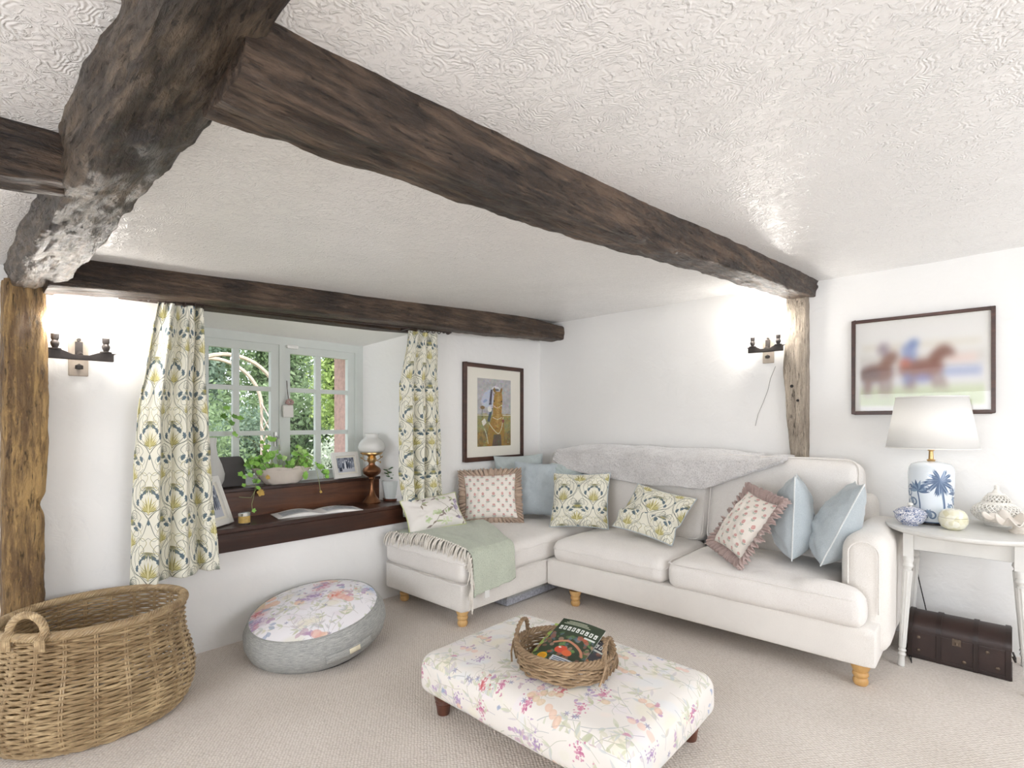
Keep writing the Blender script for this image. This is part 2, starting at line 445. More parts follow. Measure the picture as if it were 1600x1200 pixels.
def horse_portrait():
    R = random.Random(5); W, H = 420, 700; c = Cv(W, H, '#b7b5b4')
    for _ in range(300): c.ell(R.random() * W, R.uniform(330, H), R.uniform(12, 40), R.uniform(8, 25), R.random() * 3, R.choice(['#b9b8bd', '#a9a8ae', '#c8c6c4', '#9e9f9f', '#c9c7cd']), .35, .4)
    c.rect(0, 0, W, 330, '#96966c')
    for _ in range(420): c.ell(R.random() * W, R.uniform(0, 330), R.uniform(8, 30), R.uniform(5, 22), R.random() * 3, R.choice(['#a09a5c', '#8b8a5e', '#a98c4c', '#7f8266', '#b2a467', '#94734a']), .4, .4)
    c.rect(0, 318, W, 326, '#e9e6dc', .8)
    for _ in range(160): c.ell(R.uniform(0, W), R.uniform(0, 150), R.uniform(15, 40), R.uniform(10, 30), R.random() * 3, R.choice(['#9c7a44', '#8c6c3c', '#5f5a50', '#6d6548', '#a8874a']), .4, .4)
    # rider
    c.poly([(40, 470), (90, 560), (170, 600), (200, 520), (190, 420), (120, 400), (60, 420)], '#c3c9d8'); c.poly([(160, 590), (185, 590), (170, 430), (140, 430)], '#53505c')
    c.ell(225, 598, 48, 30, 0, '#dcdcdf'); c.ell(225, 588, 42, 14, 0, '#72727a'); c.ell(95, 470, 28, 14, .5, '#8fa2c6', .8)
    c.poly([(150, 380), (190, 400), (150, 250), (120, 260)], '#56616a'); c.ell(150, 385, 28, 30, 0, '#e7e4dc'); c.poly([(50, 260), (90, 290), (110, 245), (70, 205)], '#e4e0d6')
    c.line([(58, 410), (55, 300)], 4, '#4e4436'); c.ell(62, 400, 26, 18, 0, '#8a7350')
    # chest and neck
    c.poly([(110, 0), (130, 180), (190, 330), (310, 330), (340, 160), (320, 0)], '#a07f42'); c.poly([(180, 0), (200, 120), (290, 120), (300, 0)], '#6c5f50')
    # head
    c.poly([(200, 500), (215, 560), (190, 600), (235, 570), (285, 575), (300, 605), (302, 560), (312, 490), (300, 360), (285, 220), (265, 150), (235, 150), (200, 220), (188, 360)], '#a88444')
    c.poly([(240, 540), (275, 540), (272, 330), (262, 190), (240, 190), (238, 330)], '#c2a263', .8)
    for _ in range(120): c.ell(R.uniform(195, 300), R.uniform(160, 560), R.uniform(6, 16), R.uniform(5, 12), R.random() * 3, R.choice(['#b8955a', '#8f6c38', '#c9aa6c', '#9c7b40', '#7d5c34']), .4, .3)
    c.ell(205, 470, 7, 10, 0, '#3a3028'); c.ell(300, 470, 7, 10, 0, '#3a3028')
    c.curve([(190, 430), (240, 400), (305, 430)], 6, '#e4dcc8'); c.curve([(188, 300), (245, 280), (300, 300)], 7, '#d9d0b8'); c.curve([(140, 240), (200, 170), (260, 130), (300, 190), (320, 300)], 9, '#d5d2b8')
    c.curve([(85, 180), (110, 120), (130, 30)], 9, '#c9cbb0'); c.ell(320, 260, 14, 20, 0, '#8f5a48')
    for _ in range(500):
        x, y = R.uniform(0, W), R.uniform(0, H); k = c.a[int(y), int(x)]; h = '#%02x%02x%02x' % tuple(int(max(0, min(1, v + R.uniform(-.09, .1))) * 255) for v in k)
        c.ell(x, y, R.uniform(5, 15), R.uniform(3, 8), R.random() * 3, h, .6, .3)
    c.leaf(212, 560, 60, 26, 1.7, '#8c6c38'); c.leaf(288, 560, 60, 26, 1.3, '#8c6c38')
    c.rect(370, 30, 400, 36, '#cfc6ac', .6)
    return c.image('horse_portrait_print')

def race_print():
    W, H = 700, 480; c = Cv(W, H, '#e3e1dd'); E_ = lambda *a, **k: c.ell(*a, **k)
    c.rect(0, 0, W, 125, '#bcc69c'); c.rect(0, 125, W, 250, '#d8d6d6'); c.rect(0, 250, W, 300, '#cfcbc4')
    c.rect(470, 175, 660, 215, '#8f9bc0'); c.rect(40, 190, 200, 225, '#9aa3c2'); c.rect(40, 330, 660, 350, '#cfc7b4'); c.rect(500, 240, 640, 280, '#e0c8c0')
    E_(120, 200, 100, 48, 0, '#6f4a40'); E_(190, 270, 60, 34, .7, '#7c5648'); E_(80, 190, 60, 40, 0, '#5f4640')
    E_(360, 215, 120, 48, .05, '#7d4f44'); E_(455, 285, 34, 62, -.9, '#734638'); E_(500, 300, 40, 20, -.6, '#6d4336')
    E_(300, 300, 40, 55, .2, '#7f8db8'); E_(325, 350, 26, 22, 0, '#566ea8'); E_(160, 330, 34, 34, 0, '#8f7f88'); E_(280, 250, 34, 26, 0, '#b86a58')
    for (x, y) in ((470, 150), (430, 150), (290, 150), (320, 145), (190, 120), (150, 120), (80, 120), (60, 130)): E_(x, y, 12, 50, .4 if x > 400 else -.1, '#76564e')
    E_(370, 165, 50, 22, 0, '#7a78a8'); E_(290, 165, 24, 30, 0, '#6f74a4')
    c.blur(15); c.a = c.a * .80 + .20 * .92
    # the print's own pale margin
    m = np.ones((H, W), bool); m[26:H - 26, 26:W - 26] = False
    k = Cv(W, H, '#e6e4e0'); mm = m.astype(np.float32)[..., None]
    for _ in range(3):
        for ax in (0, 1): mm = sum(np.roll(mm, d, ax) for d in range(-8, 9)) / 17
    c.a = c.a * (1 - mm) + k.a * mm
    return c.image('racing_print')

def palm_vase():
    W, H = 1400, 720; c = Cv(W, H, '#dfe6ec'); B1, B2, B3 = '#566b8a', '#8499b2', '#425a7c'
    for k in range(2):
        o = k * 700
        c.curve([(o + 120, 0), (o + 150, 160), (o + 130, 330), (o + 100, 500)], 26, B1); c.curve([(o + 114, 0), (o + 143, 160), (o + 124, 330), (o + 96, 500)], 8, B2)
        for q in range(12):
            a = -3.1 + q * .55; L = 150 if math.sin(a) > 0 else 205
            for d in (-.12, -.04, .05, .13):
                a2 = a + d - (.35 if math.cos(a) > 0 else -.35) * .6
                c.leaf(o + 100, 500, L * (1 - abs(d)), 22, a2, B1 if abs(d) > .1 else (B2 if d > 0 else B3))
        def scroll(x, y, R0, s_, turn=0):
            P = [(o + x + s_ * R0 * (1 - t / 13) * math.cos(t * .62 + turn), y + R0 * (1 - t / 13) * math.sin(t * .62 + turn)) for t in range(12)]
            c.curve(P, R0 * .30, B1, 1, 5); c.curve(P[:8], R0 * .10, B2, 1, 5)
        # flower on a tall stem
        c.curve([(o + 590, 0), (o + 600, 200), (o + 575, 380)], 15, B1)
        for q in range(8): c.leaf(o + 575, 370, 130, 40, -.1 + q * .46, B2 if q % 2 else B1)
        for q in (-1, 1): scroll(575 + q * 90, 400, 42, q)
        for (x, y, s_) in ((400, 190, 1), (520, 230, -1), (450, 330, -1), (300, 250, -1), (300, 60, 1), (240, 170, -1), (450, 50, -1), (660, 90, 1), (20, 90, -1), (370, 280, 1), (610, 40, 1), (210, 40, 1)):
            scroll(x, y, 56, s_, .6); c.leaf(o + x, y - 20, 110, 44, 1.1 if s_ > 0 else PI - 1.1, B2, .9)
        c.curve([(o + 360, 0), (o + 380, 150), (o + 350, 300), (o + 390, 400)], 9, B1)
        for q in range(7): c.leaf(o + 390, 400, 54, 26, q * .9, B1); 
        c.ell(o + 390, 400, 20, 18, 0, '#dfe6ec'); c.ell(o + 390, 400, 10, 9, 0, B3)
        for q in range(5): c.leaf(o + 250 + q * 8, 330 + q * 6, 90, 34, .4 + q * .7, B2 if q % 2 else B1)
    c.rect(0, 0, W, 16, B1)
    return c.image('blue_palm_glaze')

def cover(seed):
    R = random.Random(seed); W, H = 420, 560; base = ['#33402f', '#2f3b33', '#a9c46a', '#4b4a52'][seed % 4]; c = Cv(W, H, base)
    for _ in range(90): c.ell(R.random() * W, R.uniform(60, 380), R.uniform(12, 40), R.uniform(8, 26), R.random() * 3, R.choice(['#4a6a40', '#6f9455', '#2c3a2a', '#8a5f54', '#c0644a', '#5b6f7a', '#b58f7c']), .7)
    c.ell(190, 190, 55, 42, .3, '#d0533a'); c.ell(255, 170, 42, 34, 0, '#d96a40'); c.ell(170, 210, 14, 8, 0, '#f0e6e0')
    c.curve([(90, 250), (200, 300), (330, 250), (380, 190)], 22, '#c08468')
    for k in range(9): c.rect(30 + k * 42, 420, 58 + k * 42, 470, '#dfe2dc'); c.rect(38 + k * 42, 432, 48 + k * 42, 458 if k % 2 else 446, base)
    for r in range(3): c.rect(40 + r * 18, 500 + r * 16, 300 - r * 22, 507 + r * 16, '#b9c0a8')
    c.rect(300, 380, 400, 400, '#d8dcd6'); c.ell(80, 70, 42, 42, 0, '#f0b52c')
    for r in range(4): c.rect(52, 52 + r * 11, 108, 57 + r * 11, '#c4861e')
    c.rect(160, 20, 400, 110, '#d5dbe0'); 
    for r in range(4): c.rect(175, 34 + r * 18, 385 - 30 * (r % 2), 42 + r * 18, '#3d4a66')
    return c.image('garden_magazine_cover_%d' % seed)

def spread():
    R = random.Random(2); W, H = 900, 560; c = Cv(W, H, '#e9e8e8')
    for (x, y, a, b) in ((60, 90, 330, 470), (520, 120, 860, 470)):
        c.rect(x, y, a, b, '#b7bcc4')
        for _ in range(60): c.ell(R.uniform(x + 20, a - 20), R.uniform(y + 20, b - 20), R.uniform(8, 30), R.uniform(6, 20), R.random() * 3, R.choice(['#8f969e', '#c9cdd2', '#6b7178', '#a5acb4']), .7)
    for r in range(12): c.rect(350, 100 + r * 30, 430, 106 + r * 30, '#b4b6ba')
    return c.image('magazine_spread')

def bw_photo(seed):
    R = random.Random(seed); W, H = 360, 260; c = Cv(W, H, '#9aa0ad')
    for _ in range(60): c.ell(R.random() * W, R.uniform(90, H), R.uniform(12, 40), R.uniform(8, 26), R.random() * 3, R.choice(['#5e6472', '#868d9c', '#b3b9c6', '#454b58']), .6)
    c.rect(0, 0, W, 80, '#c9ccd4')
    for (x, h_, col) in ((120, 120, '#4a5160'), (165, 140, '#eceef2'), (205, 150, '#3d4350'), (250, 130, '#59606f'), (290, 110, '#7c8392')):
        c.ell(x, 50 + h_ / 2, 18, h_ / 2.2, 0, col); c.ell(x, 62 + h_, 11, 13, 0, '#d7d9de')
    c.rect(30, 20, 90, 90, '#4a5160'); 
    return c.image('family_snapshot_%d' % seed)

IM_SCROLL = art_nouveau()
M_curtain = printed('scroll_print_cloth', IM_SCROLL, (1 / .215, 1 / .33), wr=0.0)
M_scrollcush = printed('scroll_print_cushion', IM_SCROLL, (1 / .23, 1 / .315), wr=0.25, off=(.0, .45))
M_ottoman = printed('wildflower_cloth', wildflower(11), (1 / .85, 1 / .85), wr=0.15)
M_poufTop = printed('watercolour_cloth', wildflower(29, True, '#f1eef2'), (1 / .95, 1 / .95), wr=0.1)
IM_posy = posy(); M_posy = printed('posy_cloth', IM_posy, (1 / .072, 1 / .084), wr=0.25)
M_branch = printed('branch_cloth', branch_print(), (1, 1), wr=0.2)
M_horse = printed('horse_print', horse_portrait(), (1, 1), .7, 0, sheen=0)
M_race = printed('racing_print', race_print(), (1, 1), .5, 0, sheen=0)
M_vase = printed('palm_glaze', palm_vase(), (1, 1), .25, 0, sheen=0, spec=.5, coat=.6)
M_spread = printed('magazine_pages', spread(), (1, 1), .4, 0, sheen=0)
M_photo1 = printed('snapshot_a', bw_photo(1), (1, 1), .3, 0, sheen=0)
M_photo2 = printed('snapshot_b', bw_photo(8), (1, 1), .3, 0, sheen=0)

def plaster(name, col, swirl=False):
    m, nt, n, b = newmat(name); c = hexc(col)
    co = coords(nt)
    nz = N(nt, 'ShaderNodeTexNoise', Scale=1.6, Detail=5.0); nt.links.new(co, nz.inputs['Vector'])
    nt.links.new(ramp(nt, nz.outputs[0], [(0.3, tuple(x * .97 for x in c)), (0.7, c)]), b.inputs['Base Color'])
    if swirl:
        b.inputs['Roughness'].default_value = 0.27; b.inputs['Specular IOR Level'].default_value = 0.6
        n1 = N(nt, 'ShaderNodeTexNoise', Scale=14.0, Detail=2.0); nt.links.new(co, n1.inputs['Vector'])
        vm = N(nt, 'ShaderNodeVectorMath', operation='MULTIPLY_ADD'); nt.links.new(n1.outputs['Color'], vm.inputs[0]); vm.inputs[1].default_value = (.11, .11, .0); nt.links.new(co, vm.inputs[2])
        vo = N(nt, 'ShaderNodeTexVoronoi', Scale=6.5); vo.inputs['Randomness'].default_value = 1.0; nt.links.new(vm.outputs[0], vo.inputs['Vector'])
        mu = N(nt, 'ShaderNodeMath', operation='MULTIPLY'); nt.links.new(vo.outputs['Distance'], mu.inputs[0]); mu.inputs[1].default_value = 105
        si = N(nt, 'ShaderNodeMath', operation='SINE'); nt.links.new(mu.outputs[0], si.inputs[0])
        mask = N(nt, 'ShaderNodeTexNoise', Scale=9.0, Detail=5.0); nt.links.new(co, mask.inputs['Vector'])
        mk = ramp(nt, mask.outputs[0], [(0.36, (.1, .1, .1)), (0.62, (1, 1, 1))])
        mm = N(nt, 'ShaderNodeMath', operation='MULTIPLY'); nt.links.new(si.outputs[0], mm.inputs[0]); nt.links.new(mk, mm.inputs[1])
        p = bump(nt, b, mm.outputs[0], 0.4, 0.0016)
        n2 = N(nt, 'ShaderNodeTexNoise', Scale=38.0, Detail=5.0, Distortion=1.8); nt.links.new(co, n2.inputs['Vector'])
        p = bump(nt, b, ramp(nt, n2.outputs[0], [(0.5, (0, 0, 0)), (0.8, (1, 1, 1))]), 0.75, 0.005, p)
        n3 = N(nt, 'ShaderNodeTexNoise', Scale=85.0, Detail=3.0, Distortion=0.8); nt.links.new(co, n3.inputs['Vector'])
        bump(nt, b, n3.outputs[0], 0.3, 0.003, p)
    else:
        b.inputs['Roughness'].default_value = 0.75; b.inputs['Specular IOR Level'].default_value = 0.3
        n1 = N(nt, 'ShaderNodeTexNoise', Scale=14.0, Detail=5.0, Distortion=0.8); nt.links.new(co, n1.inputs['Vector'])
        p = bump(nt, b, n1.outputs[0], 0.35, 0.01)
        n2 = N(nt, 'ShaderNodeTexNoise', Scale=3.0, Detail=2.0); nt.links.new(co, n2.inputs['Vector'])
        bump(nt, b, n2.outputs[0], 0.4, 0.04, p)
    return m
M_wall = plaster('white_plaster', '#f1f0ee'); M_ceil = plaster('swirled_ceiling_plaster', '#f3f2f1', True)

def carpet():
    m, nt, n, b = newmat('loop_carpet'); co = coords(nt)
    cr = coords(nt, (1, 1, 1), 'Object', (0, 0, math.radians(38)))
    vo = N(nt, 'ShaderNodeTexVoronoi', Scale=80.0); vo.inputs['Randomness'].default_value = 0.35; nt.links.new(cr, vo.inputs['Vector'])
    nz = N(nt, 'ShaderNodeTexNoise', Scale=2.0, Detail=5.0); nt.links.new(co, nz.inputs['Vector'])
    c1 = ramp(nt, nz.outputs[0], [(0.3, hexc('#ddd4cb')), (0.7, hexc('#e9e1d9'))])
    mx = N(nt, 'ShaderNodeMix', data_type='RGBA', blend_type='MULTIPLY'); mx.inputs[0].default_value = 1
    nt.links.new(c1, mx.inputs[6]); nt.links.new(ramp(nt, vo.outputs['Distance'], [(0.15, (1, 1, 1)), (0.75, (.76, .73, .70))]), mx.inputs[7])
    nt.links.new(mx.outputs[2], b.inputs['Base Color'])
    b.inputs['Roughness'].default_value = 0.95; b.inputs['Specular IOR Level'].default_value = 0.1; b.inputs['Sheen Weight'].default_value = .2
    iv = N(nt, 'ShaderNodeMath', operation='SUBTRACT'); iv.inputs[0].default_value = 1; nt.links.new(vo.outputs['Distance'], iv.inputs[1])
    bump(nt, b, iv.outputs[0], 0.8, 0.006); return m
M_carpet = carpet()

def wood(name, dark, light, axis='X', rough=0.45, bs=0.8, spec=0.5, scale=1.0, fibre=7.0, old=False):
    m, nt, n, b = newmat(name)
    s = {'X': (1.2, 14, 14), 'Y': (14, 1.2, 14), 'Z': (14, 14, 1.2)}[axis]; s = tuple(v * scale for v in s)
    co = coords(nt, s)
    nz = N(nt, 'ShaderNodeTexNoise', Scale=(3.2 if old else 1.5), Detail=9.0, Distortion=(.35 if old else .7)); nz.inputs['Roughness'].default_value = .65; nt.links.new(co, nz.inputs['Vector'])
    big = N(nt, 'ShaderNodeTexNoise', Scale=3.0, Detail=4.0); nt.links.new(coords(nt), big.inputs['Vector'])
    ad = N(nt, 'ShaderNodeMath', operation='MULTIPLY_ADD'); nt.links.new(big.outputs[0], ad.inputs[0]); ad.inputs[1].default_value = .6; nt.links.new(nz.outputs[0], ad.inputs[2])
    d, l = hexc(dark), hexc(light); mid = tuple((a * (.68 if old else .6) + c * (.32 if old else .4)) for a, c in zip(d, l))
    base = ramp(nt, ad.outputs[0], [(0.62, d), (0.8, mid), (0.95, l)] if old else [(0.55, d), (0.8, mid), (1.0, l)])
    b.inputs['Roughness'].default_value = rough; b.inputs['Specular IOR Level'].default_value = spec
    p = bump(nt, b, nz.outputs[0], bs, 0.012)
    if old:   # splits, checks and flaky surface of hewn oak
        fi = N(nt, 'ShaderNodeTexNoise', Scale=7.5, Detail=7.0, Distortion=0.35); fi.inputs['Roughness'].default_value = .7; nt.links.new(coords(nt, tuple(v * (1.0 if v > 5 * scale else 1.6) for v in s)), fi.inputs['Vector'])
        ck = ramp(nt, fi.outputs[0], [(0.34, (.22, .22, .22)), (0.42, (1, 1, 1)), (0.62, (1, 1, 1)), (0.75, (1.0, 1.0, 1.0))])
        mx = N(nt, 'ShaderNodeMix', data_type='RGBA', blend_type='MULTIPLY'); mx.inputs[0].default_value = .85; nt.links.new(base, mx.inputs[6]); nt.links.new(ck, mx.inputs[7])
        st = N(nt, 'ShaderNodeTexNoise', Scale=34.0, Detail=7.0); st.inputs['Roughness'].default_value = .75; nt.links.new(coords(nt, tuple(max(.5, v / 8) for v in s)), st.inputs['Vector'])
        m2 = N(nt, 'ShaderNodeMix', data_type='RGBA'); nt.links.new(ramp(nt, st.outputs[0], [(0.54, (0, 0, 0)), (0.72, (.7, .7, .7))]), m2.inputs[0]); nt.links.new(mx.outputs[2], m2.inputs[6]); m2.inputs[7].default_value = (*tuple(min(1, v * 1.25) for v in l), 1)
        nt.links.new(m2.outputs[2], b.inputs['Base Color'])
        nt.links.new(ramp(nt, st.outputs[0], [(0.3, (rough * .75,) * 3), (0.7, (min(1, rough * 1.5),) * 3)]), b.inputs['Roughness'])
        p = bump(nt, b, ck, 1.0, 0.010, p)
        n2 = N(nt, 'ShaderNodeTexNoise', Scale=45.0, Detail=7.0, Distortion=1.0); n2.inputs['Roughness'].default_value = .7; nt.links.new(coords(nt, tuple(max(.35, v / 14 / scale) for v in s)), n2.inputs['Vector'])
        p = bump(nt, b, n2.outputs[0], 1.0, 0.012, p)
        n5 = N(nt, 'ShaderNodeTexNoise', Scale=16.0, Detail=5.0, Distortion=.4); nt.links.new(coords(nt, tuple(max(.5, v / 14 / scale) for v in s)), n5.inputs['Vector']); bump(nt, b, n5.outputs[0], .7, 0.03, p)
    else: nt.links.new(base, b.inputs['Base Color'])
    return m
M_beamX = wood('old_oak_x', '#231914', '#6b5747', 'X', .42, .9, old=True)
M_beamY = wood('old_oak_y', '#221914', '#6b5b4a', 'Y', .34, 1.0, .55, 1.1, old=True)
M_post = wood('weathered_oak_post', '#5a4127', '#b08f5c', 'Z', .5, .7, old=True)
M_postG = wood('pale_oak_post', '#93877a', '#c4b7a6', 'Z', .65, .5, old=True)
M_sill = wood('dark_stained_board', '#24120d', '#4a2a1c', 'X', .28, .15, .5)
M_riser = wood('brown_stained_board', '#3c2217', '#6b4128', 'X', .32, .15, .5)
M_pine = wood('pine', '#b98a4c', '#dcb57c', 'Z', .4, .1, .5, .6)
M_dkleg = wood('mahogany', '#4a2a20', '#7a4d3c', 'Z', .35, .1)
M_darkframe = wood('dark_frame', '#2e1a14', '#553528', 'X', .35, .2)
M_pole = plain('dark_pole', '#2b1914', .35, 0, 20, .15, .1)

M_sofa = fabric('cream_linen', '#ebe7e2', 900, .3, .03, wr=.22, col2='#d6d0c8')
M_seat = fabric('cream_linen_cushion', '#ece8e4', 900, .3, .03, wr=.35, col2='#d8d2cb')
M_blue = fabric('blue_grey_linen', '#b9c1c5', 700, .4, .06, wr=.5, col2='#a0abb1')
M_bluel = fabric('pale_blue_grey_linen', '#bac2c1', 700, .4, .06, wr=.4, col2='#a3adad')
M_velvet = fabric('duck_egg_velvet', '#bcc7c6', 500, .2, .1, sheen=.6, wr=.4, col2='#a8b5b4')
M_frill = fabric('dusty_pink_frill', '#c0aa98', 700, .3, .06, wr=.3, col2='#a89280')
M_frill2 = fabric('mauve_frill', '#b8a39d', 700, .3, .06, wr=.3, col2='#9c8883')
M_fur = fabric('grey_fur', '#d6d3d2', 260, 1.0, .06, sheen=.8, wr=.5, col2='#b5b2b1')
M_throw = fabric('sage_weave', '#c6ccbc', 420, .6, .05, wr=.15, col2='#a9b29f')
M_fringe = fabric('cream_fringe', '#e6e0d6', 400, .4)
def slub():
    m, nt, n, b = newmat('grey_slub_fabric')
    nz = N(nt, 'ShaderNodeTexNoise', Scale=1.0, Detail=6.0); nz.inputs['Roughness'].default_value = .8; nt.links.new(coords(nt, (26, 26, 420)), nz.inputs['Vector'])
    n2 = N(nt, 'ShaderNodeTexNoise', Scale=500.0); nt.links.new(coords(nt), n2.inputs['Vector'])
    ad = N(nt, 'ShaderNodeMath', operation='MULTIPLY_ADD'); nt.links.new(n2.outputs[0], ad.inputs[0]); ad.inputs[1].default_value = .35; nt.links.new(nz.outputs[0], ad.inputs[2])
    nt.links.new(ramp(nt, ad.outputs[0], [(0.48, hexc('#7f8180')), (0.68, hexc('#a3a4a1')), (0.85, hexc('#c9c8c4'))]), b.inputs['Base Color'])
    b.inputs['Roughness'].default_value = .9; b.inputs['Specular IOR Level'].default_value = .2; bump(nt, b, ad.outputs[0], .5, .002); return m
M_greyfab = slub()
M_black = plain('black_base', '#2a2726', .8)
M_frame_paint = plain('sage_grey_paint', '#d3d8d4', .45, 0, 8, .03, .1, 60)
M_whitep = plain('white_paint', '#eceae5', .4, 0, 8, .03, .08, 80)
M_table = plain('pale_grey_paint', '#d6d5d1', .45, 0, 12, .04, .12, 90)
M_ceram = plain('white_ceramic', '#ebe7df', .25, 0, 8, .02, .05, 60, .5)
M_biscuit = plain('unglazed_ceramic', '#e6ded4', .6, 0, 18, .05, .25, 90)
M_brass = plain('aged_brass', (.55, .36, .16), .3, 1.0, 12, .2, .1, 60)
M_copper = plain('bronze', (.24, .11, .055), .32, .9, 14, .3, .12, 60)
M_aged = plain('dull_brass', (.16, .12, .09), .5, .7, 60, .3, .3, 90)
M_iron = plain('dark_iron', '#3f3a38', .5, .6, 30, .15, .3, 90)
M_steel = plain('bright_tin', '#c9c9c6', .25, 1.0, 20, .05, .02)
M_back = plain('sconce_backplate', '#a89c8f', .55, 0, 14, .1, .3, 70)
M_wick = wood('willow', '#7d6547', '#ccb48d', 'X', .42, .25, .5, 1.6)
M_wick2 = wood('grey_willow', '#6d563e', '#b09778', 'X', .5, .3, .4, 3.0)
M_trunk = plain('worn_leather', '#33231f', .5, 0, 9, .25, .5, 45)
M_trunkb = plain('trunk_strap', '#2a1c18', .45, 0, 9, .25, .4, 60)
M_dark = plain('dark_grey_board', '#4a4646', .6, 0, 6, .05, .1)
M_stonepot = plain('white_stoneware', '#ddd3c8', .7, 0, 9, .08, .4, 50)
M_soil = plain('soil', '#3a2a1f', .9, 0, 60, .3, .8, 80)
M_leafg = plain('geranium_leaf', '#93c85a', .5, 0, 25, .25, .3, 120)
M_leafd = plain('dark_green_leaf', '#3f6b35', .5, 0, 25, .25, .3, 120)
M_leafy = plain('yellowed_leaf', '#c2a04e', .6, 0, 25, .2, .3, 120)
M_stem = plain('plant_stem', '#a5ae78', .6, 0, 30, .1, .1)
M_potw = plain('pale_glazed_pot', '#dfe5e3', .3, 0, 12, .03, .05)
M_gravel = plain('ledge_sheen', '#5c6f78', .3, 0, 10, .1, .1)
M_plastic = plain('white_plastic', '#f0efec', .4, 0, 5, .01, 0)
M_tag = plain('cream_label', '#ded6bd', .7, 0, 40, .08, .1)
M_mat = plain('cream_mount', '#eeeade', .8, 0, 20, .01, .05)
M_paper = plain('paper', '#e4e2dd', .7, 0, 20, .02, .05)
M_wax = plain('golden_label', '#c1a25c', .5, 0, 60, .15, .2)

def glass(name, tint=(1, 1, 1), rough=0.0):
    m, nt, n, b = newmat(name); n.remove(b)
    o = n['Material Output']; g = N(nt, 'ShaderNodeBsdfGlossy'); g.inputs['Roughness'].default_value = rough
    t = N(nt, 'ShaderNodeBsdfTransparent'); t.inputs[0].default_value = (*tint, 1)
    f = N(nt, 'ShaderNodeLayerWeight'); f.inputs[0].default_value = .5
    pw = N(nt, 'ShaderNodeMath', operation='POWER'); nt.links.new(f.outputs['Facing'], pw.inputs[0]); pw.inputs[1].default_value = 4.0
    ml = N(nt, 'ShaderNodeMath', operation='MULTIPLY_ADD'); nt.links.new(pw.outputs[0], ml.inputs[0]); ml.inputs[1].default_value = .5; ml.inputs[2].default_value = .015
    mx = N(nt, 'ShaderNodeMixShader'); nt.links.new(ml.outputs[0], mx.inputs[0]); nt.links.new(t.outputs[0], mx.inputs[1]); nt.links.new(g.outputs[0], mx.inputs[2])
    nt.links.new(mx.outputs[0], o.inputs[0]); return m
M_glass = glass('window_glass'); M_pglass = glass('picture_glass', (.99, .99, .99), .02)

def translucent(name, col, emit=0.0, rough=.5, ecol=(1, .93, .82)):
    m, nt, n, b = newmat(name); c = hexc(col)
    nz = N(nt, 'ShaderNodeTexNoise', Scale=160.0); nt.links.new(coords(nt), nz.inputs['Vector'])
    nt.links.new(ramp(nt, nz.outputs[0], [(0.3, tuple(x * .97 for x in c)), (0.7, c)]), b.inputs['Base Color'])
    b.inputs['Roughness'].default_value = rough
    t = N(nt, 'ShaderNodeBsdfTranslucent'); t.inputs[0].default_value = (*c, 1)
    mx = N(nt, 'ShaderNodeMixShader'); mx.inputs[0].default_value = .4
    nt.links.new(b.outputs[0], mx.inputs[1]); nt.links.new(t.outputs[0], mx.inputs[2]); nt.links.new(mx.outputs[0], n['Material Output'].inputs[0])
    if emit: b.inputs['Emission Color'].default_value = (*ecol, 1); b.inputs['Emission Strength'].default_value = emit
    return m
M_shade = translucent('white_drum_shade', '#f8f7f5'); M_opal = translucent('opal_glass', '#f3f2ef', 0.0, .15)
def emis(name, col, s):
    m, nt, n, b = newmat(name); b.inputs['Emission Color'].default_value = (*col, 1); b.inputs['Emission Strength'].default_value = s; b.inputs['Base Color'].default_value = (.9, .9, .9, 1); return m
M_bulb = emis('lit_bulb', (1, .97, .92), 12)

def bluewhite():
    m, nt, n, b = newmat('blue_white_transfer'); co = coords(nt)
    n1 = N(nt, 'ShaderNodeTexNoise', Scale=75.0, Detail=2.0, Distortion=2.5); nt.links.new(co, n1.inputs['Vector'])
    nt.links.new(ramp(nt, n1.outputs[0], [(0.42, hexc('#56658c')), (0.48, hexc('#99a3bd')), (0.53, hexc('#e6e5e8'))]), b.inputs['Base Color'])
    b.inputs['Roughness'].default_value = .2; return m
M_bw = bluewhite()
def pearl():
    m, nt, n, b = newmat('mother_of_pearl'); co = coords(nt)
    v = N(nt, 'ShaderNodeTexVoronoi', Scale=42.0); nt.links.new(co, v.inputs['Vector'])
    nt.links.new(ramp(nt, v.outputs['Color'], [(0.2, hexc('#ded8b8')), (0.6, hexc('#efecdd')), (0.9, hexc('#d5cfae'))]), b.inputs['Base Color'])
    b.inputs['Roughness'].default_value = .15; b.inputs['Coat Weight'].default_value = .5; return m
M_pearl = pearl()

# ------------------------------------------------------------------ room shell
def zc(x): return 2.263 + .066 * x
XL, YB = -7.0, -5.8
def struct(mb, name, mat, **k):
    o = mb.build(name, mat, **k); o['kind'] = 'structure'; return o
# floor
MB().box(XL, 0.02, YB, 0.02, -.1, 0).build('floor', M_carpet, smooth=False, kind='structure')
# ceiling: gently uneven plaster, sloping slightly to the left
b = MB()
def cf(u, v):
    x = lerp(XL - .1, .1, u); y = lerp(YB - .1, .1, v)
    return Vector((x, y, zc(x) + .008 * fbm((x * 1.3, y * 1.3, 0), 3)))
b.grid(cf, 130, 110, flip=True); b.grid(lambda u, v: cf(u, v) + Vector((0, 0, .15)), 4, 4)
b.build('ceiling', M_ceil, merge=False, angle=180, kind='structure')
